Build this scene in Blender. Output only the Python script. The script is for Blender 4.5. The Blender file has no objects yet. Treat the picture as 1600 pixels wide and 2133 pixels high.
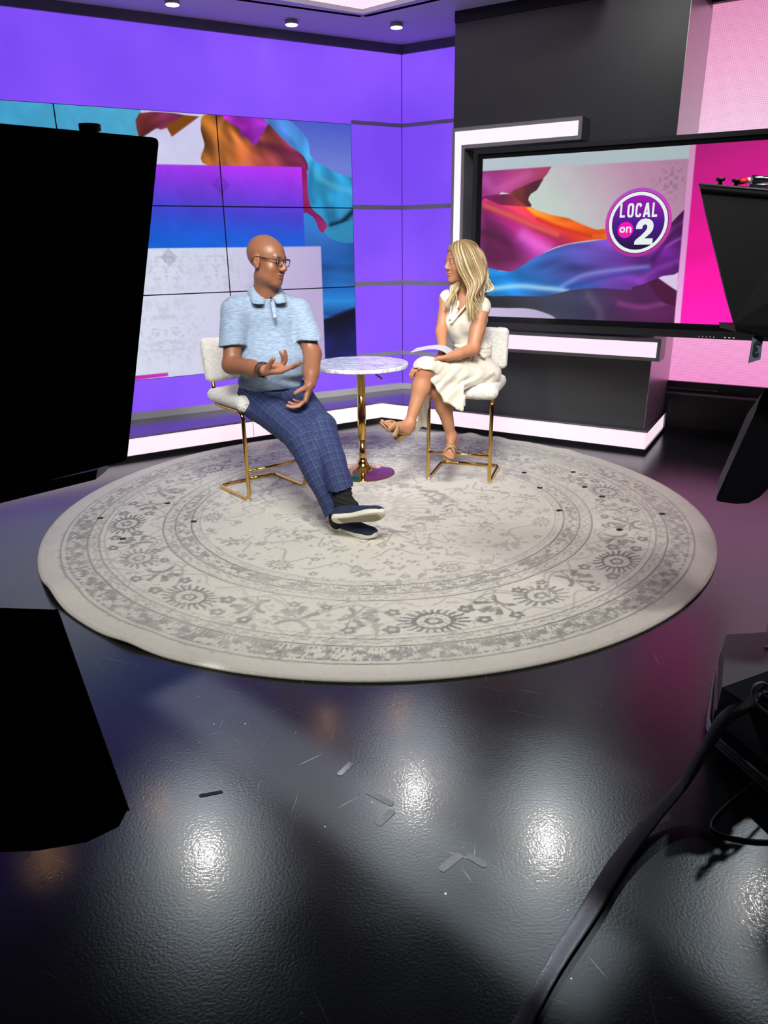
import bpy, bmesh, math, random
import numpy as np
from mathutils import Vector, Matrix

random.seed(7)
rng = np.random.default_rng(11)
SC = bpy.context.scene
COL = SC.collection
R = math.radians


def lin(c):
    if isinstance(c, str):
        c = tuple(int(c[i:i + 2], 16) / 255 for i in (0, 2, 4))
    return tuple((v / 12.92 if v <= 0.04045 else ((v + 0.055) / 1.055) ** 2.4) for v in c[:3])


def lina(a):
    a = np.asarray(a, dtype=np.float32)
    return np.where(a <= 0.04045, a / 12.92, ((a + 0.055) / 1.055) ** 2.4)


# ------------------------------------------------------------------ camera
cam = bpy.data.cameras.new('camera')
cam.sensor_fit = 'HORIZONTAL'
cam.sensor_width = 36
cam.lens = 36 * 1538 / 1600
cam.clip_start = 0.05
cam_ob = bpy.data.objects.new('camera', cam)
COL.objects.link(cam_ob)
_rt = Vector((0.99992188, -0.00427514, -0.01174585))
_up = Vector((0.01249967, 0.34199342, 0.93961921))
_fw = Vector((0, 0.93969262, -0.34202014))
m = Matrix((_rt, _up, -_fw)).transposed().to_4x4()
m.translation = (0, 0, 1.55)
cam_ob.matrix_world = m
SC.camera = cam_ob

# ------------------------------------------------------------------ world, exposure
w = bpy.data.worlds.new('world')
SC.world = w
w.use_nodes = True
w.node_tree.nodes['Background'].inputs[0].default_value = (0.75, 0.8, 1.0, 1)
w.node_tree.nodes['Background'].inputs[1].default_value = 0.012
SC.view_settings.view_transform = 'Standard'
SC.view_settings.look = 'None'
SC.view_settings.exposure = 0.0
SC.view_settings.gamma = 1.0
SC.view_settings.use_curve_mapping = False


# ------------------------------------------------------------------ lights
def spot(name, loc, target, power, col=(1, 1, 1), size=60, blend=0.6, radius=0.08):
    l = bpy.data.lights.new(name, 'SPOT')
    l.energy = power
    l.color = col
    l.spot_size = R(size)
    l.spot_blend = blend
    l.shadow_soft_size = radius
    o = bpy.data.objects.new(name, l)
    COL.objects.link(o)
    o.location = loc
    o.rotation_euler = (Vector(target) - Vector(loc)).to_track_quat('-Z', 'Y').to_euler()
    return o


def area(name, loc, target, power, sx, sy, col=(1, 1, 1), spread=180, roll=0):
    l = bpy.data.lights.new(name, 'AREA')
    l.shape = 'RECTANGLE'
    l.size = sx
    l.size_y = sy
    l.energy = power
    l.color = col
    l.spread = R(spread)
    o = bpy.data.objects.new(name, l)
    COL.objects.link(o)
    o.location = loc
    q = (Vector(target) - Vector(loc)).to_track_quat('-Z', 'Y')
    o.rotation_euler = (q @ Vector((0, 0, 1)).rotation_difference(Vector((0, 0, 1)))).to_euler()
    if roll:
        o.rotation_euler = (q.to_matrix() @ Matrix.Rotation(R(roll), 3, 'Z')).to_euler()
    return o


WARM = (1, 0.93, 0.84)
COOL = (0.86, 0.95, 1.0)
# studio grid: front keys and fills over the cameras
spot('key_left', (-2.0, 0.4, 4.1), (-0.5, 3.75, 0.5), 330, (1, 0.97, 0.92), 40, 0.5, 0.16)
spot('key_right', (1.9, 0.6, 4.1), (0.35, 3.75, 0.5), 300, (1, 0.97, 0.93), 40, 0.5, 0.16)
area('front_fill', (0.2, 1.4, 4.0), (0, 4.2, 0.8), 30, 1.6, 0.8, (1, 0.98, 0.95), 75)
area('talent_fill', (-0.2, 1.0, 3.6), (-0.1, 4.8, 1.1), 11, 1.2, 0.6, (1, 0.98, 0.96), 34)
spot('wall_wash', (-0.2, 3.2, 3.9), (1.5, 5.7, 1.6), 110, (1, 0.97, 0.95), 60, 0.9, 0.2)
# back lights above the rug, whose glare shows in the floor paint
BACK = [(-0.493,1.564,0),(0.083,1.796,0),(0.436,1.591,0),(0.941,1.374,0)]
GRID = [(-0.918,1.554,0),(-0.668,1.748,0),(-0.207,2.131,0),(0.046,2.18,0),(1.18,2.647,0)]
for (fx, fy, _z), k in zip(BACK, (1.0, 0.8, 1.0, 1.0)):
    s = (1.55 + 3.05) / 1.55
    spot('back_light', (fx * s, fy * s, 3.05), (fx * 1.0, fy * 1.0, 0), 74 * k, COOL, 20, 1.0, 0.06)
    spot('back_light_core', (fx * s, fy * s, 3.04), (fx, fy, 0), 20 * k, (1, 0.62, 0.25), 4, 1.0, 0.04)
for fx, fy, _z in GRID:
    s = (1.55 + 3.05) / 1.55
    spot('grid_light', (fx * s, fy * s, 3.05), (fx, fy, 0), 6, (1, 0.55, 0.2), 2.6, 1.0, 0.025)
# unseen lamp added to throw a narrow pale band down across the floor paint
l = bpy.data.lights.new('added_band_light', 'AREA'); l.shape = 'RECTANGLE'; l.size = 1.75; l.size_y = 0.24; l.energy = 6.5; l.spread = R(3); l.color = (0.92, 0.97, 1.0)
o = bpy.data.objects.new('added_band_light', l); COL.objects.link(o)
o.location = (-0.15, 1.79, 3.0); o.rotation_euler = (0, 0, R(-43.5))


# ------------------------------------------------------------------ materials
def mat(name, col=(0.5, 0.5, 0.5), rough=0.5, metal=0.0, emit=None, es=1.0, noise=None, bump=None, spec=None, sheen=0, coat=0, sss=0, trans=0):
    m = bpy.data.materials.new(name)
    m.use_nodes = True
    nt = m.node_tree
    b = nt.nodes['Principled BSDF']
    c = lin(col) if isinstance(col, str) else col
    b.inputs['Base Color'].default_value = (*c, 1)
    b.inputs['Roughness'].default_value = rough
    b.inputs['Metallic'].default_value = metal
    if spec is not None:
        b.inputs['Specular IOR Level'].default_value = spec
    if coat:
        b.inputs['Coat Weight'].default_value = coat
        b.inputs['Coat Roughness'].default_value = 0.08
    if sheen:
        b.inputs['Sheen Weight'].default_value = sheen
    if sss:
        b.inputs['Subsurface Weight'].default_value = sss
        b.inputs['Subsurface Radius'].default_value = (0.02, 0.008, 0.004)
    if trans:
        b.inputs['Transmission Weight'].default_value = trans
    if emit is not None:
        e = lin(emit) if isinstance(emit, str) else emit
        b.inputs['Emission Color'].default_value = (*e, 1)
        b.inputs['Emission Strength'].default_value = es
        if col == 'black':
            b.inputs['Base Color'].default_value = (0.01, 0.01, 0.01, 1)
    tc = None
    if noise or bump:
        tc = nt.nodes.new('ShaderNodeTexCoord')
    if noise:      # (scale, amount)
        n = nt.nodes.new('ShaderNodeTexNoise')
        n.inputs['Scale'].default_value = noise[0]
        n.inputs['Detail'].default_value = 5
        nt.links.new(tc.outputs['Object'], n.inputs['Vector'])
        mr = nt.nodes.new('ShaderNodeMapRange')
        mr.inputs['From Min'].default_value = 0.3
        mr.inputs['From Max'].default_value = 0.7
        mr.inputs['To Min'].default_value = 1 - noise[1]
        mr.inputs['To Max'].default_value = 1 + noise[1]
        nt.links.new(n.outputs['Fac'], mr.inputs['Value'])
        mx = nt.nodes.new('ShaderNodeVectorMath')
        mx.operation = 'SCALE'
        mx.inputs[0].default_value = c
        nt.links.new(mr.outputs['Result'], mx.inputs['Scale'])
        nt.links.new(mx.outputs[0], b.inputs['Base Color'])
    if bump:       # (scale, strength, distance)
        n = nt.nodes.new('ShaderNodeTexNoise')
        n.inputs['Scale'].default_value = bump[0]
        n.inputs['Detail'].default_value = 3
        nt.links.new(tc.outputs['Object'], n.inputs['Vector'])
        bp = nt.nodes.new('ShaderNodeBump')
        bp.inputs['Strength'].default_value = bump[1]
        bp.inputs['Distance'].default_value = bump[2]
        nt.links.new(n.outputs['Fac'], bp.inputs['Height'])
        nt.links.new(bp.outputs['Normal'], b.inputs['Normal'])
    return m


def attr_mat(name, rough=0.6, emission=False, es=1.0, bump=None, sss=0, spec=0.5, sheen=0, coat=0, gloss_noise=None):
    m = mat(name, (0.5, 0.5, 0.5), rough, bump=bump, sss=sss, spec=spec, sheen=sheen, coat=coat)
    nt = m.node_tree
    b = nt.nodes['Principled BSDF']
    a = nt.nodes.new('ShaderNodeAttribute')
    a.attribute_name = 'tint'
    if emission:
        b.inputs['Base Color'].default_value = (0.012, 0.012, 0.012, 1)
        nt.links.new(a.outputs['Color'], b.inputs['Emission Color'])
        b.inputs['Emission Strength'].default_value = es
    else:
        nt.links.new(a.outputs['Color'], b.inputs['Base Color'])
    return m


# ------------------------------------------------------------------ object helpers
def tag(o, label=None, cat=None, group=None, kind=None):
    if label: o['label'] = label
    if cat: o['category'] = cat
    if group: o['group'] = group
    if kind: o['kind'] = kind
    return o


def link(name, me, material=None, parent=None, smooth=False):
    o = bpy.data.objects.new(name, me)
    COL.objects.link(o)
    if material: me.materials.append(material)
    if smooth:
        me.polygons.foreach_set('use_smooth', [True] * len(me.polygons))
    if parent is not None:
        o.parent = parent
        # world-space meshes under an empty away from the origin
        o.matrix_parent_inverse = Matrix.Translation(-Vector(parent.location)) if parent.parent is None else Matrix.Identity(4)
    return o


def empty(name, loc, label, cat, group=None):
    o = bpy.data.objects.new(name, None)
    o.empty_display_size = 0.1
    COL.objects.link(o)
    o.location = loc
    return tag(o, label, cat, group)


def obj(name, bm, material=None, parent=None, smooth=False, bevel=0):
    if bevel:
        eds = [e for e in bm.edges if len(e.link_faces) == 2 and e.calc_face_angle(0) > 0.5]
        bmesh.ops.bevel(bm, geom=eds, offset=bevel, segments=2, affect='EDGES', clamp_overlap=True)
    bmesh.ops.recalc_face_normals(bm, faces=bm.faces)
    me = bpy.data.meshes.new(name)
    bm.to_mesh(me)
    bm.free()
    return link(name, me, material, parent, smooth)


def from_np(name, V, Q, material=None, parent=None, smooth=True, tint=None):
    me = bpy.data.meshes.new(name)
    V = np.ascontiguousarray(V, dtype=np.float32)
    Q = np.ascontiguousarray(Q, dtype=np.int32)
    n, k = Q.shape
    me.vertices.add(len(V))
    me.vertices.foreach_set('co', V.ravel())
    me.loops.add(n * k)
    me.loops.foreach_set('vertex_index', Q.ravel())
    me.polygons.add(n)
    me.polygons.foreach_set('loop_start', np.arange(0, n * k, k, dtype=np.int32))
    me.polygons.foreach_set('loop_total', np.full(n, k, dtype=np.int32))
    me.polygons.foreach_set('use_smooth', np.full(n, smooth, dtype=bool))
    if tint is not None:
        a = me.attributes.new('tint', 'FLOAT_COLOR', 'POINT')
        c = np.ones((len(V), 4), dtype=np.float32)
        c[:, :3] = tint
        a.data.foreach_set('color', c.ravel())
    me.update(calc_edges=True)
    me.validate()
    return link(name, me, material, parent)


def prism(bm, pts, z0, z1):
    """pts: plan polygon (x, y); vertical prism"""
    lo = [bm.verts.new((p[0], p[1], z0)) for p in pts]
    hi = [bm.verts.new((p[0], p[1], z1)) for p in pts]
    bm.faces.new(lo[::-1]); bm.faces.new(hi)
    n = len(pts)
    for i in range(n):
        bm.faces.new((lo[i], lo[(i + 1) % n], hi[(i + 1) % n], hi[i]))


def loft(bm, A, B):
    """closed solid between two matching polygons of 3D points"""
    a = [bm.verts.new(p) for p in A]
    b = [bm.verts.new(p) for p in B]
    bm.faces.new(a[::-1]); bm.faces.new(b)
    n = len(a)
    for i in range(n):
        bm.faces.new((a[i], a[(i + 1) % n], b[(i + 1) % n], b[i]))


def smooth_path(pts, n=8, closed=False):
    P = np.array(pts, float)
    out = []
    m_ = len(P)
    rngi = range(m_) if closed else range(m_ - 1)
    for i in rngi:
        if closed:
            p0, p1, p2, p3 = P[(i - 1) % m_], P[i], P[(i + 1) % m_], P[(i + 2) % m_]
        else:
            p0, p1, p2, p3 = P[max(i - 1, 0)], P[i], P[i + 1], P[min(i + 2, m_ - 1)]
        for k in range(n):
            t = k / n
            out.append(0.5 * ((2 * p1) + (-p0 + p2) * t + (2 * p0 - 5 * p1 + 4 * p2 - p3) * t * t + (-p0 + 3 * p1 - 3 * p2 + p3) * t ** 3))
    if not closed: out.append(P[-1])
    return np.array(out)


def fillet_path(pts, r, n=6):
    """polyline with rounded corners"""
    P = [Vector(p) for p in pts]
    out = [P[0]]
    for i in range(1, len(P) - 1):
        a = (P[i - 1] - P[i]); b = (P[i + 1] - P[i])
        d = min(r, a.length * 0.49, b.length * 0.49)
        a.normalize(); b.normalize()
        p0, p2 = P[i] + a * d, P[i] + b * d
        for k in range(n + 1):
            t = k / n
            out.append((1 - t) ** 2 * p0 + 2 * t * (1 - t) * P[i] + t * t * p2)
    out.append(P[-1])
    return out


def tube(bm, pts, r, seg=12, flat=None, cap=True):
    """sweep a circle (or an ellipse: flat=(rx, ry, up)) along points; r scalar or per-point list"""
    P = [Vector(p) for p in pts]
    n = len(P)
    rs = r if hasattr(r, '__len__') else [r] * n
    prev = None
    rings = []
    for i in range(n):
        t = (P[min(i + 1, n - 1)] - P[max(i - 1, 0)]).normalized()
        if prev is None:
            u = Vector((0, 0, 1)) if flat is None else Vector(flat)
            u = u - t * u.dot(t)
            if u.length < 1e-3: u = Vector((1, 0, 0)) - t * t.x
        else:
            u = prev - t * prev.dot(t)
        u.normalize(); prev = u
        v = t.cross(u)
        ring = []
        for k in range(seg):
            a = 2 * math.pi * k / seg
            ry = rs[i] if not isinstance(rs[i], tuple) else rs[i][0]
            rx = rs[i] if not isinstance(rs[i], tuple) else rs[i][1]
            ring.append(bm.verts.new(P[i] + u * (math.cos(a) * ry) + v * (math.sin(a) * rx)))
        rings.append(ring)
    for i in range(n - 1):
        for k in range(seg):
            bm.faces.new((rings[i][k], rings[i][(k + 1) % seg], rings[i + 1][(k + 1) % seg], rings[i + 1][k]))
    if cap:
        bm.faces.new(rings[0][::-1]); bm.faces.new(rings[-1])


def lathe(bm, prof, c=(0, 0, 0), seg=48):
    rings = []
    for r, z in prof:
        if r < 1e-6:
            rings.append([bm.verts.new((c[0], c[1], c[2] + z))])
        else:
            rings.append([bm.verts.new((c[0] + r * math.cos(2 * math.pi * k / seg), c[1] + r * math.sin(2 * math.pi * k / seg), c[2] + z)) for k in range(seg)])
    for a, b in zip(rings, rings[1:]):
        for k in range(seg):
            k2 = (k + 1) % seg
            if len(a) == 1 and len(b) == 1: continue
            if len(a) == 1: bm.faces.new((a[0], b[k2], b[k]))
            elif len(b) == 1: bm.faces.new((a[k], a[k2], b[0]))
            else: bm.faces.new((a[k], a[k2], b[k2], b[k]))


# ------------------------------------------------------------------ distance fields -> meshes (bodies, cloth, cushions)
def _cap(P, a, b, ra, rb):
    a = np.array(a, np.float32); b = np.array(b, np.float32)
    ab = b - a
    L2 = float(ab @ ab) + 1e-9
    t = np.clip(((P - a) @ ab) / L2, 0, 1)
    d = P - (a + t[:, None] * ab)
    return np.sqrt((d * d).sum(1)) - (ra + (rb - ra) * t)


def _ell(P, c, M, r):
    q = (P - np.array(c, np.float32)) @ np.array(M, np.float32).T   # rows of M are local axes
    r = np.array(r, np.float32)
    k0 = np.sqrt(((q / r) ** 2).sum(1)); k1 = np.sqrt(((q / (r * r)) ** 2).sum(1)) + 1e-9
    return k0 * (k0 - 1) / k1


def _box(P, c, M, h, rr):
    q = np.abs((P - np.array(c, np.float32)) @ np.array(M, np.float32).T) - (np.array(h, np.float32) - rr)
    return np.sqrt((np.maximum(q, 0) ** 2).sum(1)) + np.minimum(q.max(1), 0) - rr


def _tri(P, a, b, c, r):
    a, b, c = (np.array(v, np.float32) for v in (a, b, c))
    ba, cb, ac = b - a, c - b, a - c
    n = np.cross(ba, ac)
    pa, pb, pc = P - a, P - b, P - c
    s = np.sign(pa @ np.cross(ba, n)) + np.sign(pb @ np.cross(cb, n)) + np.sign(pc @ np.cross(ac, n))

    def seg(e, p):
        t = np.clip((p @ e) / float(e @ e), 0, 1)
        d = p - t[:, None] * e
        return (d * d).sum(1)
    dd = np.minimum(np.minimum(seg(ba, pa), seg(cb, pb)), seg(ac, pc))
    pl = (pa @ n) ** 2 / float(n @ n)
    return np.sqrt(np.where(s < 2, dd, pl)) - r


class Field:
    def __init__(self):
        self.ops = []
        self.warp = None

    def _add(self, fn, lo, hi, k, mode):
        self.ops.append((fn, np.array(lo, float), np.array(hi, float), k, mode))
        return self

    def cap(self, a, b, ra, rb=None, k=0.02, mode='u'):
        rb = ra if rb is None else rb
        m_ = max(ra, rb)
        lo = np.minimum(a, b) - m_; hi = np.maximum(a, b) + m_
        return self._add(lambda P: _cap(P, a, b, ra, rb), lo, hi, k, mode)

    def chain(self, pts, rs, k=0.02):
        for i in range(len(pts) - 1): self.cap(pts[i], pts[i + 1], rs[i], rs[i + 1], k)
        return self

    def ell(self, c, r, M=((1, 0, 0), (0, 1, 0), (0, 0, 1)), k=0.02, mode='u'):
        m_ = max(r)
        return self._add(lambda P: _ell(P, c, M, r), np.array(c) - m_, np.array(c) + m_, k, mode)

    def box(self, c, h, rr=0.01, M=((1, 0, 0), (0, 1, 0), (0, 0, 1)), k=0.005, mode='u'):
        m_ = float(np.linalg.norm(h))
        return self._add(lambda P: _box(P, c, M, h, rr), np.array(c) - m_, np.array(c) + m_, k, mode)

    def tri(self, a, b, c, r, k=0.01):
        s = np.array([a, b, c])
        return self._add(lambda P: _tri(P, a, b, c, r), s.min(0) - r, s.max(0) + r, k, 'u')

    def plane(self, p, n, k=0.003):
        """keep the side the normal points away from"""
        n = np.array(n, float); n /= np.linalg.norm(n)
        p = np.array(p, float)
        return self._add(lambda P: (P - p) @ n, (-1e9,) * 3, (1e9,) * 3, k, 'i')

    def fn(self, f, lo, hi, k, mode):
        return self._add(f, lo, hi, k, mode)

    def ev(self, P, ops):
        D = np.full(len(P), 0.3, np.float32)
        for f, lo, hi, k, mode in ops:
            d = f(P).astype(np.float32)
            if mode == 'u':
                h = np.maximum(k - np.abs(D - d), 0) / k
                D = np.minimum(D, d) - h * h * k * 0.25
            elif mode == 's':
                d = -d
                h = np.maximum(k - np.abs(D - d), 0) / k
                D = np.maximum(D, d) + h * h * k * 0.25
            else:
                h = np.maximum(k - np.abs(D - d), 0) / k
                D = np.maximum(D, d) + h * h * k * 0.25
        if self.warp is not None:
            D = D + self.warp(P).astype(np.float32)
        return D

    def mesh(self, h=0.005, B=40):
        us = [o for o in self.ops if o[4] == 'u']
        lo = np.min([o[1] - o[3] for o in us], 0) - 3 * h
        hi = np.max([o[2] + o[3] for o in us], 0) + 3 * h
        n = np.ceil((hi - lo) / h).astype(int) + 1
        allV = []; allK = []; allQ = []
        NX, NY, NZ = (int(x) + 4 for x in n)
        for bx in range(0, n[0], B):
            for by in range(0, n[1], B):
                for bz in range(0, n[2], B):
                    o = np.array([bx, by, bz])
                    bl = lo + (o - 1) * h; bh = lo + (o + B + 2) * h
                    ops = [q for q in self.ops if np.all(q[1] - q[3] - h < bh) and np.all(q[2] + q[3] + h > bl)]
                    if not any(q[4] == 'u' for q in ops): continue
                    m_ = B + 2
                    ax = [(bl[i] + np.arange(m_ + 1) * h).astype(np.float32) for i in range(3)]
                    # coarse reject
                    cc = np.array([[(bl + bh) / 2]], np.float32).reshape(1, 3)
                    if abs(float(self.ev(cc, ops)[0])) > B * h * 1.3: continue
                    G = np.stack(np.meshgrid(*ax, indexing='ij'), -1).reshape(-1, 3)
                    D = self.ev(G, ops).reshape(m_ + 1, m_ + 1, m_ + 1)
                    if D.min() > 0 or D.max() < 0: continue
                    ins = D < 0
                    # cell vertices
                    S = np.zeros((m_, m_, m_, 3), np.float32); C = np.zeros((m_, m_, m_), np.float32)
                    cross = []
                    for axi in range(3):
                        sl0 = [slice(None)] * 3; sl1 = [slice(None)] * 3
                        sl0[axi] = slice(0, -1); sl1[axi] = slice(1, None)
                        d0, d1 = D[tuple(sl0)], D[tuple(sl1)]
                        cr = ins[tuple(sl0)] != ins[tuple(sl1)]
                        cross.append((cr, ins[tuple(sl0)]))
                        idx = np.argwhere(cr)
                        t = d0[cr] / (d0[cr] - d1[cr])
                        pos = idx.astype(np.float32); pos[:, axi] += t
                        o1, o2 = [i for i in range(3) if i != axi]
                        for da in (0, 1):
                            for db in (0, 1):
                                c = idx.copy(); c[:, o1] -= da; c[:, o2] -= db
                                ok = (c >= 0).all(1) & (c < m_).all(1)
                                c = c[ok]
                                np.add.at(S, (c[:, 0], c[:, 1], c[:, 2]), pos[ok])
                                np.add.at(C, (c[:, 0], c[:, 1], c[:, 2]), 1)
                    def key(c):
                        g = c + (o - 1) + 2
                        return (g[:, 0].astype(np.int64) * NY + g[:, 1]) * NZ + g[:, 2]
                    cells = np.argwhere(C > 0)
                    V = S[cells[:, 0], cells[:, 1], cells[:, 2]] / C[cells[:, 0], cells[:, 1], cells[:, 2]][:, None]
                    allV.append(V * h + bl); allK.append(key(cells))
                    # quads for edges owned by this block (grid index 1..B)
                    for axi in range(3):
                        cr, i0 = cross[axi]
                        idx = np.argwhere(cr)
                        own = (idx >= 1).all(1) & (idx < B + 1).all(1)
                        idx = idx[own]
                        flip = i0[idx[:, 0], idx[:, 1], idx[:, 2]]
                        o1, o2 = [i for i in range(3) if i != axi]
                        cs = []
                        for da, db in ((0, 0), (1, 0), (1, 1), (0, 1)):
                            c = idx.copy(); c[:, o1] -= da; c[:, o2] -= db
                            cs.append(key(c))
                        Q = np.stack(cs, 1)
                        if axi == 1: flip = ~flip
                        Q[~flip] = Q[~flip][:, ::-1]
                        allQ.append(Q)
        V = np.concatenate(allV); K = np.concatenate(allK); Q = np.concatenate(allQ)
        uk, first = np.unique(K, return_index=True)
        V = V[first]
        Q = np.searchsorted(uk, Q)
        used = np.unique(Q)
        remap = np.zeros(len(V), np.int64); remap[used] = np.arange(len(used))
        return V[used], remap[Q]


def vnoise(P, scale, seed=0):
    """smooth value noise on points, -1..1"""
    q = P * scale + seed * 17.3
    i = np.floor(q).astype(np.int64); f = (q - i).astype(np.float32)
    f = f * f * (3 - 2 * f)
    def hsh(ix, iy, iz):
        n = (ix * 73856093) ^ (iy * 19349663) ^ (iz * 83492791)
        n = (n ^ (n >> 13)) * 1274126177
        return ((n & 0xffff).astype(np.float32) / 32767.5) - 1
    r = 0
    for dx in (0, 1):
        for dy in (0, 1):
            for dz in (0, 1):
                wgt = (f[:, 0] if dx else 1 - f[:, 0]) * (f[:, 1] if dy else 1 - f[:, 1]) * (f[:, 2] if dz else 1 - f[:, 2])
                r = r + wgt * hsh(i[:, 0] + dx, i[:, 1] + dy, i[:, 2] + dz)
    return r

# ================================================================== THE SETTING
# wall frames: left wall runs from the far corner CORN towards the left and near, right wall to the right and near
CORN = Vector((0.203, 7.408, 0))
NL = Vector((math.cos(R(61)), -math.sin(R(61)), 0)); TL = -Vector((math.sin(R(61)), math.cos(R(61)), 0))
TR = Vector((math.cos(R(31.5)), -math.sin(R(31.5)), 0)); NR = Vector((-math.sin(R(31.5)), -math.cos(R(31.5)), 0))
BLK = Vector((2.006, 5.548, 0))      # front right edge of the dark wall


def LW(u, z, d=0.0): return CORN + TL * u + NL * d + Vector((0, 0, z))
def RW(u, z, d=0.0): return CORN + TR * u + NR * d + Vector((0, 0, z))
def BW(u, z, d=0.0): return BLK + TR * u + NR * d + Vector((0, 0, z))


def wbox(bm, fr, u0, u1, z0, z1, d0, d1):
    loft(bm, [fr(u0, z0, d0), fr(u1, z0, d0), fr(u1, z1, d0), fr(u0, z1, d0)],
         [fr(u0, z0, d1), fr(u1, z0, d1), fr(u1, z1, d1), fr(u0, z1, d1)])


def face_in(bm, fr, u0, u1, z0, z1, d):
    bm.faces.new([bm.verts.new(fr(a, b, d)) for a, b in ((u0, z0), (u1, z0), (u1, z1), (u0, z1))])


# ---- floor: black scuffed studio paint
def floor_mat():
    m = mat('studio_floor_paint', (0.012, 0.013, 0.014), 0.2)
    nt = m.node_tree; b = nt.nodes['Principled BSDF']
    N = nt.nodes.new; L = nt.links.new
    geo = N('ShaderNodeNewGeometry')
    n1 = N('ShaderNodeTexNoise'); n1.inputs['Scale'].default_value = 130; n1.inputs['Detail'].default_value = 2
    L(geo.outputs['Position'], n1.inputs['Vector'])
    bp = N('ShaderNodeBump'); bp.inputs['Strength'].default_value = 0.09; bp.inputs['Distance'].default_value = 0.003
    L(n1.outputs['Fac'], bp.inputs['Height'])
    n2 = N('ShaderNodeTexNoise'); n2.inputs['Scale'].default_value = 1.7; n2.inputs['Detail'].default_value = 7
    L(geo.outputs['Position'], n2.inputs['Vector'])
    mr = N('ShaderNodeMapRange'); mr.inputs['From Min'].default_value = 0.3; mr.inputs['From Max'].default_value = 0.7
    mr.inputs['To Min'].default_value = 0.21; mr.inputs['To Max'].default_value = 0.28
    L(n2.outputs['Fac'], mr.inputs['Value']); L(mr.outputs[0], b.inputs['Roughness'])
    b.inputs['Specular IOR Level'].default_value = 0.5
    pass
    # scratches: thin stretched noise at three headings, lifted into a paler base colour
    fac = None
    for ang, sc, th in ((0.4, 5.2, 0.76), (1.7, 4.6, 0.765), (2.5, 6.0, 0.77), (1.1, 5.0, 0.765)):
        mr0 = N('ShaderNodeMapping'); mr0.inputs['Rotation'].default_value = (0, 0, ang); L(geo.outputs['Position'], mr0.inputs['Vector'])
        mp = N('ShaderNodeMapping'); mp.inputs['Scale'].default_value = (sc * 0.6, sc * 60, 1)
        L(mr0.outputs[0], mp.inputs['Vector'])
        nn = N('ShaderNodeTexNoise'); nn.inputs['Scale'].default_value = 1; nn.inputs['Detail'].default_value = 1; nn.inputs['Distortion'].default_value = 0.3
        L(mp.outputs[0], nn.inputs['Vector'])
        g = N('ShaderNodeMapRange'); g.inputs['From Min'].default_value = th; g.inputs['From Max'].default_value = th + 0.04
        L(nn.outputs['Fac'], g.inputs['Value'])
        if fac is None: fac = g.outputs[0]
        else:
            mx = N('ShaderNodeMath'); mx.operation = 'MAXIMUM'; L(fac, mx.inputs[0]); L(g.outputs[0], mx.inputs[1]); fac = mx.outputs[0]
    sp = N('ShaderNodeTexNoise'); sp.inputs['Scale'].default_value = 60; sp.inputs['Detail'].default_value = 1
    L(geo.outputs['Position'], sp.inputs['Vector'])
    g = N('ShaderNodeMapRange'); g.inputs['From Min'].default_value = 0.78; g.inputs['From Max'].default_value = 0.8
    L(sp.outputs['Fac'], g.inputs['Value'])
    mx = N('ShaderNodeMath'); mx.operation = 'MAXIMUM'; L(fac, mx.inputs[0]); L(g.outputs[0], mx.inputs[1]); fac = mx.outputs[0]
    mc = N('ShaderNodeMix'); mc.data_type = 'RGBA'
    L(fac, mc.inputs['Factor']); mc.inputs['A'].default_value = (0.010, 0.0115, 0.0125, 1); mc.inputs['B'].default_value = (0.20, 0.20, 0.20, 1)
    L(mc.outputs['Result'], b.inputs['Base Color'])
    L(bp.outputs['Normal'], b.inputs['Normal'])
    # worn layer: a broad, weak second gloss
    g2 = N('ShaderNodeBsdfGlossy'); g2.inputs['Roughness'].default_value = 0.46; g2.inputs['Color'].default_value = (0.003, 0.003, 0.0032, 1)
    L(bp.outputs['Normal'], g2.inputs['Normal'])
    g2.distribution = 'BECKMANN'; g2.inputs['Color'].default_value = (0.95, 0.97, 1, 1)
    rb = N('ShaderNodeMapRange'); rb.inputs['From Min'].default_value = 0.3; rb.inputs['From Max'].default_value = 0.7
    rb.inputs['To Min'].default_value = 0.24; rb.inputs['To Max'].default_value = 0.29; L(n2.outputs['Fac'], rb.inputs['Value']); L(rb.outputs[0], g2.inputs['Roughness'])
    g3 = N('ShaderNodeBsdfGlossy'); g3.distribution = 'BECKMANN'; g3.inputs['Roughness'].default_value = 0.075; g3.inputs['Color'].default_value = (1, 1, 1, 1)
    L(bp.outputs['Normal'], g3.inputs['Normal'])
    mg_ = N('ShaderNodeMixShader'); mg_.inputs[0].default_value = 0.12; L(g2.outputs[0], mg_.inputs[1]); L(g3.outputs[0], mg_.inputs[2])
    fr = N('ShaderNodeFresnel'); fr.inputs['IOR'].default_value = 1.55
    b.inputs['Specular IOR Level'].default_value = 0.0
    mf = N('ShaderNodeMixShader'); L(fr.outputs[0], mf.inputs[0]); L(b.outputs[0], mf.inputs[1]); L(mg_.outputs[0], mf.inputs[2])
    out = nt.nodes['Material Output']
    g4 = N('ShaderNodeBsdfGlossy'); g4.inputs['Roughness'].default_value = 0.55; g4.inputs['Color'].default_value = (0.006, 0.006, 0.006, 1)
    ad = N('ShaderNodeAddShader'); L(mf.outputs[0], ad.inputs[0]); L(g4.outputs[0], ad.inputs[1])
    L(ad.outputs[0], out.inputs['Surface'])
    return m


bm = bmesh.new()
prism(bm, [(-7, -3), (8, -3), (8, 10.5), (-7, 10.5)], -0.1, 0.0)
tag(obj('floor', bm, floor_mat()), kind='structure')

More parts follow.
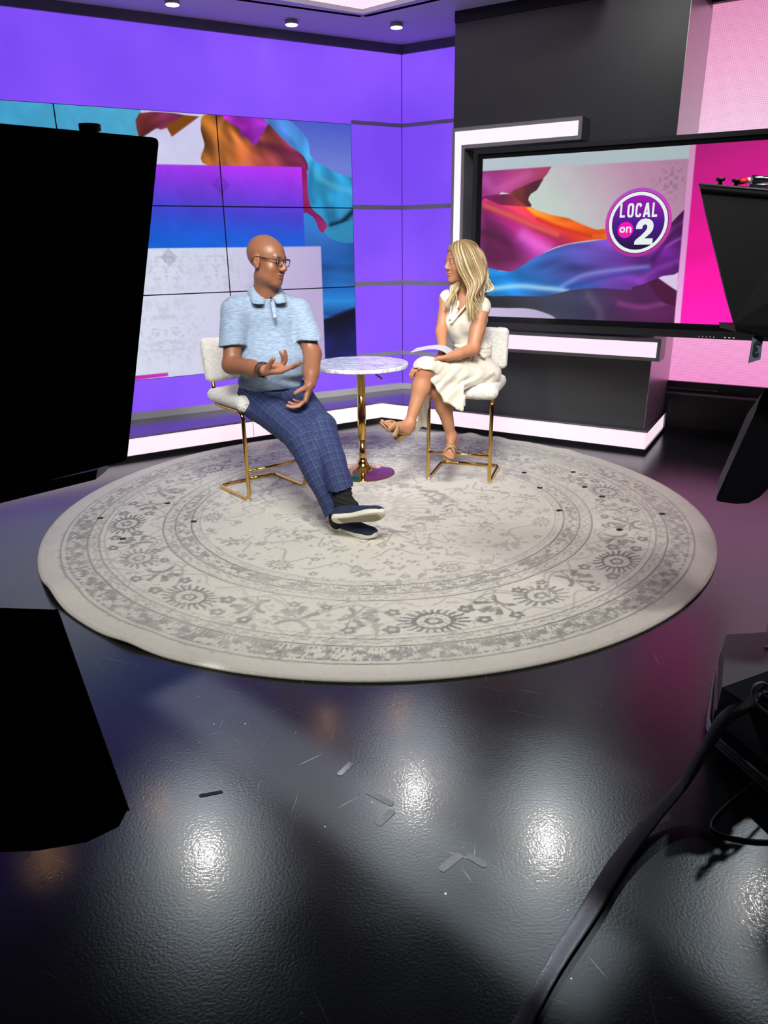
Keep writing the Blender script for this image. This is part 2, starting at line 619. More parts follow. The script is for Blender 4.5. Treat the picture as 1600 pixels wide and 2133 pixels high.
M_purple = mat('lit_purple_panel', (0.02, 0.02, 0.02), 0.35, emit=(0.222, 0.072, 0.98), es=1.0)
nt = M_purple.node_tree
_b = nt.nodes['Principled BSDF']
_n = nt.nodes.new('ShaderNodeTexNoise'); _n.inputs['Scale'].default_value = 0.9; _n.inputs['Detail'].default_value = 3
_g = nt.nodes.new('ShaderNodeNewGeometry'); nt.links.new(_g.outputs['Position'], _n.inputs['Vector'])
_r = nt.nodes.new('ShaderNodeValToRGB')
_r.color_ramp.elements[0].position = 0.35; _r.color_ramp.elements[0].color = (0.19, 0.062, 0.88, 1)
_r.color_ramp.elements[1].position = 0.68; _r.color_ramp.elements[1].color = (0.265, 0.09, 1.0, 1)
nt.links.new(_n.outputs['Fac'], _r.inputs['Fac']); nt.links.new(_r.outputs['Color'], _b.inputs['Emission Color'])
M_trim = mat('satin_grey_trim', (0.34, 0.34, 0.36), 0.42, noise=(9, 0.06))
M_alu = mat('brushed_aluminium_trim', (0.28, 0.28, 0.29), 0.4, metal=0.3)
M_dark = mat('charcoal_wall_paint', (0.058, 0.060, 0.067), 0.33, noise=(1.3, 0.14), bump=(60, 0.05, 0.002))
M_black = mat('matt_black', (0.008, 0.008, 0.009), 0.5)
M_gblack = mat('gloss_black', (0.01, 0.01, 0.011), 0.12)
M_light = mat('backlit_acrylic', (0.3, 0.3, 0.3), 0.3, emit=(0.95, 0.76, 0.86), es=0.98)
M_light2 = mat('backlit_acrylic_pink', (0.3, 0.3, 0.3), 0.3, emit=(1.0, 0.80, 0.97), es=1.0)

U0, U1 = 0.512, 4.12
# ---- left wall: purple panels round the video wall
bm = bmesh.new()
wbox(bm, LW, -0.0, U0 - 0.004, 0.19, 3.1, -0.3, 0.0)
wbox(bm, LW, U0 - 0.004, 5.4, 2.53, 3.1, -0.3, 0.0)
wbox(bm, LW, U0 - 0.004, 5.4, 0.19, 0.495, -0.3, 0.0)
tag(obj('wall_left', bm, M_purple), kind='structure')
bm = bmesh.new()
wbox(bm, RW, 0.0, 1.6, 0.19, 3.1, -0.3, 0.0)
tag(obj('wall_right', bm, M_purple), kind='structure')
# grey trim bands running round the corner
bands = [(0.517, 0.553, 0.014, 0.0), (1.174, 1.214, 0.014, 0.0), (1.84, 1.877, 0.014, 0.0), (2.523, 2.552, 0.014, 0.0)]
for i, (z0, z1, d, _) in enumerate(bands):
    bm = bmesh.new()
    wbox(bm, LW, 0.0, U0 - 0.002, z0, z1, 0.0, d)
    wbox(bm, RW, 0.0, 1.3, z0, z1, 0.0, d)
    tag(obj('trim_%d' % (i + 1), bm, M_trim), kind='structure')
bm = bmesh.new()
wbox(bm, LW, -0.05, 5.4, 0.18, 0.236, -0.2, 0.03)
wbox(bm, RW, 0.0, 1.3, 0.18, 0.236, -0.2, 0.03)
tag(obj('trim_5', bm, mat('grey_base_trim', (0.46, 0.46, 0.47), 0.4)), kind='structure')
# thin joint lines of the purple panels
bm = bmesh.new()
wbox(bm, RW, 0.0, 0.004, 0.24, 3.1, 0.0, 0.006)
tag(obj('trim_6', bm, mat('joint', (0.05, 0.02, 0.2), 0.5)), kind='structure')
# ceiling soffit with dark edge band
bm = bmesh.new()
cpts = [LW(5.6, 0, -0.4), LW(-0.6, 0, -0.4), RW(3.6, 0, -1.9), RW(4.6, 0, -1.0), RW(4.0, 0, 0.75), RW(1.2, 0, 0.75), (0.472,5.968,3.16), (-0.115,6.45,3.16), (-0.741,6.057,3.16), LW(5.6, 0, 1.7)]
prism(bm, [(p[0], p[1]) for p in cpts], 3.16, 3.3)
tag(obj('ceiling', bm, mat('soffit_paint', (0.66, 0.62, 0.72), 0.6)), kind='structure')
bm = bmesh.new()
wbox(bm, LW, 0.0, 5.4, 3.09, 3.16, 0.0, 0.02)
wbox(bm, RW, 0.0, 1.3, 3.09, 3.16, 0.0, 0.02)
tag(obj('trim_7', bm, mat('dark_cornice', (0.13, 0.12, 0.15), 0.5)), kind='structure')
# ---- dark wall block in front of the right wall
bm = bmesh.new()
wbox(bm, BW, -1.674, 0.0, 0.18, 3.158, -0.76, 0.0)
tag(obj('wall_front', bm, M_dark), kind='structure')
bm = bmesh.new()
wbox(bm, BW, 0.0, 0.003, 0.185, 3.085, -0.757, -0.002)
tag(obj('trim_9', bm, mat('added_reflective_end_sheet', (0.50, 0.49, 0.50), 0.33, metal=0.65)), kind='structure')  # reflective sheet added so the block's end picks up the pink LED glow
bm = bmesh.new()
wbox(bm, BW, -1.674, 0.012, 3.085, 3.16, -0.3, 0.012)
tag(obj('trim_8', bm, M_black), kind='structure')

# ---- illuminated plinth along the foot of the set
pl = empty('light_plinth', (0, 6.75, 0), 'low black plinth with a glowing white band running round the foot of the set walls', 'plinth')
a0 = Vector((-0.007, 6.727, 0)); a1 = a0 - Vector((math.sin(R(57.5)), math.cos(R(57.5)), 0)) * 4.6
b0 = Vector((2.015, 5.488, 0)); b1 = Vector((2.421, 6.209, 0)); e1 = b1 + (b1 - b0).normalized() * 0.06


def inset(d):
    """plinth front outline pulled back by d"""
    nA = Vector((math.cos(R(57.5)), -math.sin(R(57.5)), 0)); nB = NR; nC = Vector(((b1 - b0).normalized().y, -(b1 - b0).normalized().x, 0))
    A1 = a1 - nA * d
    A0 = a0 + Vector((0, 1, 0)) * d * 1.02
    B0 = b0 - nB * d - nC * d
    B1 = b1 - nC * d
    return [A1, A0, B0, B1]


bk = [LW(5.0, 0, 0.02), LW(-0.05, 0, -0.1), RW(2.6, 0, -0.1)]


def pring(bm, d0, z0, z1):
    o = inset(d0)
    back = [b1 + Vector((-0.12, 0.2, 0)), Vector((0.3, 7.3, 0)), Vector((0.15, 7.38, 0)), LW(4.9, 0, 0.0)]
    prism(bm, [(p.x, p.y) for p in o + back], z0, z1)


bm = bmesh.new(); pring(bm, 0.0, 0.0, 0.034); obj('kick_board', bm, M_gblack, pl)
bm = bmesh.new(); pring(bm, 0.012, 0.034, 0.166); obj('light_panel', bm, M_light, pl)
bm = bmesh.new(); pring(bm, 0.0, 0.166, 0.18); obj('top_board', bm, mat('gloss_black_board', (0.22, 0.22, 0.24), 0.2, metal=0.75), pl)
bm = bmesh.new()
wb = (b1 - b0).normalized()
prism(bm, [(b1 + wb * -0.005).to_tuple()[:2], (b1 + wb * 0.03).to_tuple()[:2], (b1 + wb * 0.03 + Vector((-0.25, 0.14, 0))).to_tuple()[:2], (b1 + wb * -0.005 + Vector((-0.25, 0.14, 0))).to_tuple()[:2]], 0.0, 0.182)
obj('end_post', bm, M_alu, pl)
bm = bmesh.new()
wd = (a1 - a0).normalized()
for k in (1.27,):
    q = a0 + wd * k + Vector((math.cos(R(57.5)), -math.sin(R(57.5)), 0)) * -0.0115
    loft(bm, [q + Vector((0, 0, 0.036)), q + wd * 0.004 + Vector((0, 0, 0.036)), q + wd * 0.004 + Vector((0, 0, 0.165)), q + Vector((0, 0, 0.165))],
         [v + Vector((0.002, -0.003, 0)) for v in (q + Vector((0, 0, 0.036)), q + wd * 0.004 + Vector((0, 0, 0.036)), q + wd * 0.004 + Vector((0, 0, 0.165)), q + Vector((0, 0, 0.165)))])
obj('panel_joint', bm, mat('joint_grey', (0.5, 0.4, 0.45), 0.5), pl)

# ---- C-shaped light bracket on the dark wall
br = empty('light_bracket', BW(-1.6, 0.7, 0.0), 'grey C-shaped bracket with a glowing white face framing the television', 'wall light')


def cshape(k):
    # outline of the C in (u, z); k insets it
    uT, uB = -0.6, 0.09
    return [(-1.60 + k, 2.36 - k), (uT - k, 2.36 - k), (uT - k, 2.215 + k), (-1.495 - k, 2.215 + k), (-1.495 - k, 0.885 - k), (uB - k, 0.885 - k), (uB - k, 0.725 + k), (-1.60 + k, 0.725 + k)]


for nm, k, d0, d1, mt in (('housing', 0.0, 0.0, 0.17, M_alu), ('light_panel', 0.026, 0.17, 0.174, M_light2)):
    bm = bmesh.new()
    o = cshape(k)
    loft(bm, [BW(u, z, d0) for u, z in o], [BW(u, z, d1) for u, z in o])
    bm.normal_update()
    bmesh.ops.triangulate(bm, faces=[f for f in bm.faces if len(f.verts) > 4])
    obj(nm, bm, mt, br)

# ---- ceiling fittings
cl = empty('ceiling_light_panel', (-0.111,6.283,3.16), 'large glowing white angular light panel with a grey rim at the top of the frame', 'ceiling light')
bm = bmesh.new()
k0, k1, k2 = (Vector(v) for v in [(-1.016,6.021,3.19),(-0.115,6.496,3.19),(0.663,5.924,3.19)])
k0.z = k1.z = k2.z = 3.19
k0b = k0 + (k0 - k1) * 0.8; k2b = k2 + (k2 - k1) * 0.8
prism(bm, [v.to_tuple()[:2] for v in (k0b, k1, k2b, k2b + Vector((-0.3, -0.4, 0)), k0b + Vector((0.3, -0.4, 0)))], 3.19, 3.22)
obj('diffuser', bm, M_light, cl)
bm = bmesh.new()
for p, q in ((k0b, k1), (k1, k2b)):
    nn = Vector((-(q - p).y, (q - p).x, 0)).normalized()
    if nn.y < 0: nn = -nn
    loft(bm, [p.xyz + Vector((0, 0, -0.03)), q + Vector((0, 0, -0.03)), q + Vector((0, 0, 0.06)), p + Vector((0, 0, 0.06))],
         [v + nn * 0.045 for v in (p + Vector((0, 0, -0.03)), q + Vector((0, 0, -0.03)), q + Vector((0, 0, 0.06)), p + Vector((0, 0, 0.06)))])
obj('rim', bm, M_trim, cl)
M_lamp = mat('lamp_face', (0.9, 0.9, 0.9), 0.4, emit=(1, 0.93, 0.8), es=6)
for (px, lab) in (((-0.661,6.59,3.16), 'left of the two round downlights on the purple soffit'), ((0.145,6.705,3.16), 'right of the two round downlights, nearest the dark wall'), ((-1.431,6.051,3.16), 'round downlight cut by the top edge of the frame')):
    t = empty('downlight', (px[0], px[1], 3.16), lab, 'ceiling light', 'downlights in the soffit')
    bm = bmesh.new()
    lathe(bm, [(0, 0.0), (0.048, 0.0), (0.05, -0.005), (0.05, -0.03), (0.042, -0.03), (0, -0.03)], (px[0], px[1], 3.16), 32)
    obj('rim', bm, M_trim, t, True)
    bm = bmesh.new()
    lathe(bm, [(0, -0.03), (0.046, -0.0301), (0.044, -0.034), (0, -0.035)], (px[0], px[1], 3.16), 32)
    obj('diffuser', bm, M_lamp, t, True)


# ================================================================== PAINTED SCREENS
class Canvas:
    def __init__(self, u0, u1, z0, z1, step):
        self.nu = int(round((u1 - u0) / step)) + 1; self.nz = int(round((z1 - z0) / step)) + 1
        self.U, self.Z = np.meshgrid(np.linspace(u0, u1, self.nu), np.linspace(z0, z1, self.nz), indexing='ij')
        self.U = self.U.ravel().astype(np.float32); self.Z = self.Z.ravel().astype(np.float32)
        self.C = np.zeros((len(self.U), 3), np.float32)
        self.step = step
        self.P3 = np.stack([self.U, self.Z, np.zeros_like(self.U)], 1)

    def noise(self, s, seed=0, aniso=(1, 1), oct=4):
        r = 0; a = 1.0; t = 0
        for o in range(oct):
            q = self.P3.copy(); q[:, 0] *= aniso[0]; q[:, 1] *= aniso[1]
            r = r + a * vnoise(q, s * 2 ** o, seed + o); t += a; a *= 0.55
        return r / t

    def sdf(self, pts, smooth=0):
        """signed distance to a polygon, positive inside"""
        Pg = smooth_path([(p[0], p[1], 0) for p in pts], smooth, True)[:, :2] if smooth else np.array(pts, float)[:, :2]
        x, y = self.U, self.Z
        ins = np.zeros(len(x), bool); dm = np.full(len(x), 1e9, np.float32)
        n = len(Pg)
        for i in range(n):
            x0, y0 = Pg[i]; x1, y1 = Pg[(i + 1) % n]
            if y0 != y1:
                c = ((y0 > y) != (y1 > y)) & (x < (x1 - x0) * (y - y0) / (y1 - y0) + x0)
                ins ^= c
            ex, ey = x1 - x0, y1 - y0
            t = np.clip(((x - x0) * ex + (y - y0) * ey) / (ex * ex + ey * ey + 1e-12), 0, 1)
            d = (x - x0 - t * ex) ** 2 + (y - y0 - t * ey) ** 2
            dm = np.minimum(dm, d)
        dm = np.sqrt(dm)
        return np.where(ins, dm, -dm)

    def line(self, pts, smooth=6):
        Pg = smooth_path([(p[0], p[1], 0) for p in pts], smooth)[:, :2]
        dm = np.full(len(self.U), 1e9, np.float32)
        for (x0, y0), (x1, y1) in zip(Pg, Pg[1:]):
            ex, ey = x1 - x0, y1 - y0
            t = np.clip(((self.U - x0) * ex + (self.Z - y0) * ey) / (ex * ex + ey * ey + 1e-12), 0, 1)
            dm = np.minimum(dm, (self.U - x0 - t * ex) ** 2 + (self.Z - y0 - t * ey) ** 2)
        return np.sqrt(dm)

    def ramp(self, p0, p1, cols):
        """gradient of hex colours from point p0 to p1"""
        p0 = np.array(p0[:2]); p1 = np.array(p1[:2]); e = p1 - p0
        t = np.clip(((self.U - p0[0]) * e[0] + (self.Z - p0[1]) * e[1]) / (e @ e), 0, 1)
        cs = np.array([[int(c[i:i + 2], 16) / 255 for i in (0, 2, 4)] for c in cols])
        x = t * (len(cols) - 1)
        i = np.minimum(x.astype(int), len(cols) - 2); f = (x - i)[:, None]
        return cs[i] * (1 - f) + cs[i + 1] * f

    def fill(self, pts, col, smooth=0, feather=None, alpha=1.0, mask=None):
        f = feather or self.step * 1.2
        a = np.clip(self.sdf(pts, smooth) / f + 0.5, 0, 1) * alpha
        if mask is not None: a = a * mask
        c = np.array([int(col[i:i + 2], 16) / 255 for i in (0, 2, 4)]) if isinstance(col, str) else col
        self.C = self.C * (1 - a[:, None]) + c * a[:, None]
        return a

    def streak(self, pts, col, width, alpha, mask=None, smooth=6):
        a = np.exp(-(self.line(pts, smooth) / width) ** 2) * alpha
        if mask is not None: a = a * mask
        c = np.array([int(col[i:i + 2], 16) / 255 for i in (0, 2, 4)])
        self.C = self.C * (1 - a[:, None]) + c * a[:, None]

    def faces(self):
        i = np.arange(self.nu - 1)[:, None] * self.nz + np.arange(self.nz - 1)[None, :]
        i = i.ravel()
        return np.stack([i, i + self.nz, i + self.nz + 1, i + 1], 1)


M_screen = attr_mat('screen_picture', 0.18, emission=True, es=1.0)


def folds(cv, a, seed, s=(9, 3), amt=0.18, ang=0.0):
    """soft cloth shading inside mask a"""
    q = cv.P3.copy()
    c, s_ = math.cos(ang), math.sin(ang)
    x = q[:, 0] * c + q[:, 1] * s_; y = -q[:, 0] * s_ + q[:, 1] * c
    w_ = vnoise(np.stack([x * 2, y * 2, x * 0], 1).astype(np.float32), 1.5, seed + 5) * 0.12
    n = vnoise(np.stack([x * s[1], (y + w_) * s[0], x * 0], 1).astype(np.float32), 1.0, seed)
    n2 = vnoise(np.stack([x * s[1] * 2, (y + w_) * s[0] * 2.3, x * 0], 1).astype(np.float32), 1.0, seed + 1)
    k = 1 + amt * (n + 0.5 * n2)
    cv.C = cv.C * (1 - a[:, None]) + np.clip(cv.C * k[:, None], 0, 1) * a[:, None]


# ---------------- video wall
cv = Canvas(U0, U1, 0.50, 2.523, 0.0062)
n = cv.noise(5, 3)
cv.C[:] = cv.ramp((1.099,2.485), (1.214,0.579), ['c9c6f2', 'cfd0f4', 'd2d2f2', 'bcbcf0'])
cv.C *= (1 + 0.05 * n)[:, None]
full = [(U0 - 1, 0), (U1 + 1, 0), (U1 + 1, 3), (U0 - 1, 3)]
# cyan block, upper left
cv.fill([(2.32, 2.0), (4.5, 2.0), (4.5, 2.6), (2.29, 2.6)], cv.ramp((2.3, 2.0), (4.1, 2.5), ['4ea6d4', '429ccf', '3a86c6']) * (1 + 0.1 * cv.noise(7, 8))[:, None])
# right background
cv.fill([(1.264,2.546),(0.468,2.594),(0.502,0.453),(1.403,0.53)], cv.ramp((0.655,2.509), (0.693,1.501), ['4d5cd0', '6f7fdc', '4a78c8', '2a62ae']), feather=0.05)
a = cv.fill([(1.763,2.529),(1.263,2.56),(0.938,2.238),(0.997,2.139),(1.799,2.149),(1.823,2.308),(1.841,2.437)], cv.ramp((1.791,2.48), (0.938,2.238), ['8a5420', 'a8602f', 'a04c3a', '84334a', '7e2a52']), 5)
folds(cv, a, 3, (9, 4), 0.5, 0.9)
cv.streak([(1.665,2.488),(1.722,2.382),(1.718,2.208)], 'e0884a', 0.03, 0.5, a); cv.streak([(1.466,2.324),(1.533,2.251),(1.458,2.164)], 'e07a3c', 0.05, 0.45, a)
cv.streak([(1.363,2.329),(1.111,2.286),(0.938,2.238)], '5a1c40', 0.03, 0.5, a)
a = cv.fill([(2.307,2.496),(1.959,2.504),(2.08,2.424),(2.153,2.393),(2.193,2.398),(2.29,2.34),(2.33,2.338)], cv.ramp((2.277,2.452), (1.982,2.469), ['6e2c2c', '7e2b52', '6a2440']), 3)
folds(cv, a, 8, (9, 6), 0.3)
cv.fill([(2.117,2.422),(1.959,2.504),(1.846,2.501),(2.077,2.347)], '7c4514')
a = cv.fill([(1.65,2.522),(1.264,2.546),(1.286,2.467),(1.337,2.394),(1.405,2.32),(1.474,2.377),(1.511,2.378),(1.527,2.433)], cv.ramp((1.592,2.509), (1.292,2.439), ['b52ad6', '8a1fa8', 'a335d0']), 4)
folds(cv, a, 9, (10, 6), 0.35)
# blue and cyan cloth down the right side
a = cv.fill([(1.314,2.543),(1.097,2.521),(0.931,2.385),(0.893,2.239),(0.67,2.133),(0.436,2.023),(0.449,1.497),(0.692,1.542),(0.784,1.623),(0.874,1.703),(0.958,1.859),(0.94,2.2),(1.108,2.341),(1.229,2.442)],
            cv.ramp((1.099,2.485), (0.586,1.823), ['4c80d8', '3f86d0', '2f98d2', '2a8cc6', '2a7fb4']), 4)
folds(cv, a, 14, (8, 4), 0.36, 1.2)
cv.streak([(0.914,2.276),(0.876,2.127),(0.72,2.036),(0.509,1.982)], '6cc4ec', 0.03, 0.4, a); cv.streak([(0.895,2.202),(0.929,1.974),(0.91,1.898)], '155a94', 0.03, 0.4, a)
a = cv.fill([(0.994,2.18),(0.951,2.155),(0.934,1.878),(0.815,1.762),(0.776,1.695),(0.82,1.647),(0.875,1.679),(0.916,1.781),(1.006,1.796)], '8c1f62', 4)
folds(cv, a, 21, (8, 5), 0.3)
a = cv.fill([(1.006,1.796),(0.894,1.758),(0.839,1.647),(0.69,1.582),(0.398,1.58),(0.409,1.115),(0.853,1.124),(0.883,1.503),(1.013,1.505)], cv.ramp((0.916,1.781), (0.755,1.171), ['2d74c8', '2e62b4', '1c4f9c', '2160ac']), 3)
folds(cv, a, 23, (6, 3), 0.2)
cv.streak([(0.733,1.703),(0.627,1.735),(0.514,1.823)], '081c30', 0.025, 0.9)
cv.fill([(0.801,1.663),(0.686,1.711),(0.502,1.735),(0.507,1.568),(0.691,1.574)], '318cc0', 4, alpha=0.8)
a = cv.fill([(0.851,1.175),(0.483,1.174),(0.488,0.988),(0.716,0.913),(0.851,0.942)], cv.ramp((0.706,1.169), (0.715,0.935), ['1d66c4', '2a86e0', '1a4c9c']))
a = cv.fill([(0.873,0.888),(0.794,0.909),(0.715,0.935),(0.604,0.968),(0.488,0.988),(0.502,0.453),(0.891,0.486)], cv.ramp((0.712,0.999), (0.73,0.54), ['090c24', '0b0e38', '22287c', '1a1c60']), 0, feather=0.03)
folds(cv, a, 31, (7, 2), 0.4, -0.4)
cv.streak([(0.54,0.926),(0.716,0.892),(0.839,0.886)], '05060f', 0.02, 0.7, a)
# violet to blue band
a = cv.fill([(3.002,2.135),(0.995,2.169),(0.998,1.525),(3.096,1.528)], cv.ramp((1.54,2.172), (1.592,1.529), ['b435fb', '8f38f0', '6a3ce0', '4243d6', '2555dc', '1560e0']))
cv.C = cv.C * (1 - a[:, None]) + cv.C * (1 + 0.10 * cv.noise(6, 41))[:, None] * a[:, None]
# pale panel with faded damask
a = cv.fill([(3.095,1.534),(0.844,1.531),(0.845,0.536),(3.257,0.492)], cv.ramp((2.33,1.378), (0.954,1.011), ['d6daf6', 'd0d2f2', 'c6bce8', 'b9a9dc']))
d1 = np.clip((cv.noise(11, 51, oct=3) - 0.12) * 4, 0, 1)
for cx, cz, rr in ((2.234,1.375) + (0.26,), (2.289,0.883) + (0.34,), (1.435,1.034) + (0.3,), (1.815,1.365) + (0.2,)):
    q = np.abs(cv.U - cx)       # mirrored ornament
    P2 = np.stack([q, cv.Z, q * 0], 1).astype(np.float32)
    nn = np.clip(vnoise(P2, 30, 7) * 0.6 + vnoise(P2, 61, 9) * 0.6 + vnoise(P2, 120, 4) * 0.4, 0, 1)
    rad = np.sqrt((cv.U - cx) ** 2 + (cv.Z - cz) ** 2)
    k = np.clip(1.3 - rad / rr, 0, 1) * np.clip(nn * 2.5, 0, 1) * 0.085 * a
    cv.C *= (1 - k)[:, None] * np.array([1, 1, 0.99])
cx, cz = (2.197,1.463)
k = np.clip((0.075 - (np.abs(cv.U - cx) + np.abs(cv.Z - cz))) / 0.008, 0, 1) * 0.13
cv.C *= (1 - k)[:, None]
cx, cz = (1.716,2.013)
q = np.abs(cv.U - cx)
k = np.clip((0.08 - (q + np.abs(cv.Z - cz))) / 0.008, 0, 1) * 0.12
cv.C *= (1 - k)[:, None]
cv.fill([(3.25,0.537),(2.307,0.542),(2.311,0.514),(3.259,0.481)], 'c223b4')
cv.fill([(3.26,0.469),(0.501,0.508),(0.507,0.268),(3.267,0.424)], cv.ramp((2.514,0.485), (0.731,0.517), ['cfc6ee', 'b9a9dc']), alpha=0.0)

vw = empty('video_wall', LW(2.3, 0.5, 0.0), 'large video wall of tiled displays showing bright draped silks behind the man', 'screen')
uc = [U0 + i * (1.1985) for i in range(4)]
zc = [2.523, 1.849, 1.175, 0.500]
Cn = cv.C.reshape(cv.nu, cv.nz, 3); Un = cv.U.reshape(cv.nu, cv.nz); Zn = cv.Z.reshape(cv.nu, cv.nz)
M_bez = mat('thin_display_bezel', (0.006, 0.006, 0.008), 0.4)
for ci in range(3):
    for ri in range(3):
        u0, u1, z1, z0 = uc[ci], uc[ci + 1], zc[ri], zc[ri + 1]
        iu = np.where((Un[:, 0] >= u0 - 1e-4) & (Un[:, 0] <= u1 + 0.0062))[0]; iz = np.where((Zn[0] >= z0 - 1e-4) & (Zn[0] <= z1 + 0.0062))[0]
        us = np.clip(Un[iu][:, iz], u0 + 0.0045, u1 - 0.0045); zs = np.clip(Zn[iu][:, iz], z0 + 0.0045, z1 - 0.0045)
        V = np.array(CORN)[None] + us.ravel()[:, None] * np.array(TL)[None] + np.array(NL)[None] * 0.004
        V[:, 2] = zs.ravel()
        nu_, nz_ = us.shape
        i = (np.arange(nu_ - 1)[:, None] * nz_ + np.arange(nz_ - 1)[None, :]).ravel()
        Q = np.stack([i, i + 1, i + nz_ + 1, i + nz_], 1)
        t = lina(np.clip(Cn[iu][:, iz].reshape(-1, 3), 0, 1))
        bm = bmesh.new(); wbox(bm, LW, u0 + 0.0008, u1 - 0.0008, z0 + 0.0008, z1 - 0.0008, -0.08, 0.003)
        b_ = obj('display_panel', bm, M_bez, vw)
        from_np('display_picture', V, Q, M_screen, b_, False, t)

# ---------------- television
TVO = Vector((0.711, 5.600, 1.04)); TT = Vector((math.sin(R(119.5)), math.cos(R(119.5)), 0)); TN = Vector((TT.y, -TT.x, 0))
if TN.y > 0: TN = -TN
TW, TH = 1.87, 1.046


def TF(u, z, d=0.0): return TVO + TT * u + TN * d + Vector((0, 0, z))


tv = empty('television', TF(0.9, 0, -0.05), 'large wide black-framed television mounted on the dark wall behind the woman', 'television')
bm = bmesh.new()
wbox(bm, TF, -0.068, TW + 0.068, -0.088, TH + 0.058, -0.07, -0.006)
obj('housing', bm, mat('tv_housing', (0.016, 0.017, 0.019), 0.3), tv, bevel=0.004)
bm = bmesh.new()
for u0, u1, z0, z1 in ((-0.068, TW + 0.068, TH + 0.03, TH + 0.058), (-0.068, TW + 0.068, -0.088, -0.04), (-0.068, -0.035, -0.04, TH + 0.03), (TW + 0.035, TW + 0.068, -0.04, TH + 0.03)):
    wbox(bm, TF, u0, u1, z0, z1, -0.006, 0.012)
obj('bezel', bm, mat('tv_bezel', (0.02, 0.022, 0.026), 0.35), tv)
bm = bmesh.new()
for u0, u1, z0, z1 in ((-0.035, TW + 0.035, TH + 0.0, TH + 0.03), (-0.035, TW + 0.035, -0.04, 0.0), (-0.035, 0.0, 0, TH), (TW, TW + 0.035, 0, TH)):
    wbox(bm, TF, u0, u1, z0, z1, -0.006, -0.001)
obj('screen_border', bm, M_gblack, tv)
bm = bmesh.new()
wbox(bm, TF, 0.35, 1.2, 0.25, 0.75, -0.45, -0.07)
obj('wall_mount', bm, M_black, tv)
M_cl = mat('tiny_control_light', (0.4, 0.4, 0.4), 0.5, emit=(0.6, 0.65, 0.7), es=0.6); M_sd = mat('sensor', (0.1, 0.2, 0.15), 0.4)
for k, w__ in ((1.53, 0.004), (1.552, 0.004), (1.574, 0.004), (1.596, 0.004), (1.618, 0.004), (1.68, 0.011), (1.705, 0.011), (1.73, 0.011)):
    bm = bmesh.new(); wbox(bm, TF, k, k + w__, -0.079, -0.073, 0.012, 0.0135); obj('control_light', bm, M_cl, tv)
for k in (0.33, 0.46):
    bm = bmesh.new(); wbox(bm, TF, k, k + 0.006, -0.06, -0.056, 0.012, 0.0135); obj('sensor_dot', bm, M_sd, tv)

cv = Canvas(0, TW, 0, TH, 0.0046)
cv.C[:] = cv.ramp((0.535,0.331), (1.303,0.948), ['c4d6cc', 'bfcac4', 'bcaeb8', 'b78aa6', 'ad7f9c'])
cv.C *= (1 + 0.04 * cv.noise(6, 2))[:, None]
cv.fill([(-0.023,1.081),(1.358,1.076),(1.366,0.971),(-0.019,0.973)], cv.ramp((0.001,1.02), (1.35,1.011), ['b7c2cb', 'aebcc2', 'a6b8bb']))
# magenta drape top left
a = cv.fill([(-0.019,0.97),(0.488,0.973),(0.462,0.931),(0.425,0.892),(0.373,0.867),(0.267,0.833),(0.206,0.817),(0.146,0.832),(0.095,0.797),(-0.012,0.789)], cv.ramp((0.017,0.959), (0.43,0.909), ['93307e', 'a83a86', 'a83f73', '9c3a5c']))
folds(cv, a, 4, (8, 4), 0.25, 0.5)
cv.streak([(0.019,0.913),(0.092,0.849),(0.196,0.875),(0.329,0.929)], 'd070b4', 0.035, 0.35, a)
a = cv.fill([(0.205,0.823),(0.299,0.862),(0.43,0.903),(0.425,0.88),(0.395,0.834),(0.356,0.812),(0.338,0.776),(0.363,0.745),(0.351,0.725),(0.313,0.741),(0.252,0.785)], cv.ramp((0.233,0.828), (0.417,0.851), ['8c4436', '5e2732', '40202e']), 2)
folds(cv, a, 11, (12, 6), 0.5, 1.0)
a = cv.fill([(-0.013,0.807),(0.111,0.818),(0.206,0.817),(0.341,0.728),(0.132,0.747),(-0.011,0.764)], cv.ramp((0.009,0.791), (0.305,0.75), ['7c1c5c', '6a1f48', 'a83a3a']))
# orange -> magenta band
ob = [(-0.012,0.77),(0.132,0.753),(0.306,0.732),(0.354,0.731),(0.403,0.708),(0.511,0.675),(0.618,0.654),(0.678,0.629),(0.809,0.579),(0.878,0.578),(0.924,0.512),(0.883,0.519),(0.72,0.506),(0.558,0.474),(0.444,0.419),(0.361,0.368),(0.287,0.311),(0.151,0.319),(0.003,0.355)]
a = cv.fill(ob, cv.ramp((0.61,0.666), (0.433,0.331), ['e8681c', 'e5402a', 'd62f6e', 'cc2c98', 'b93aa8', 'a83c90']), 3)
cv.fill([(-0.011,0.745),(0.208,0.615),(0.321,0.457),(0.293,0.33),(0.003,0.342)], '4a1238', 3, feather=0.16, alpha=0.85, mask=a)
cv.fill([(0.34,0.731),(0.511,0.678),(0.678,0.632),(0.878,0.581),(0.881,0.548),(0.683,0.563),(0.447,0.646),(0.356,0.703)], cv.ramp((0.34,0.731), (0.841,0.572), ['f09a2c', 'e87a20', 'ee6418', 'e04a10']), 3, feather=0.015, alpha=0.9, mask=a)
folds(cv, a, 6, (11, 2.2), 0.25, -0.32)
cv.streak([(0.025,0.75),(0.205,0.683),(0.381,0.611),(0.553,0.553)], 'e86a4a', 0.02, 0.7, a); cv.streak([(0.316,0.551),(0.423,0.487),(0.493,0.456)], 'e07ae0', 0.045, 0.6, a)
cv.streak([(0.413,0.656),(0.583,0.592),(0.781,0.538)], 'c02818', 0.014, 0.6, a)
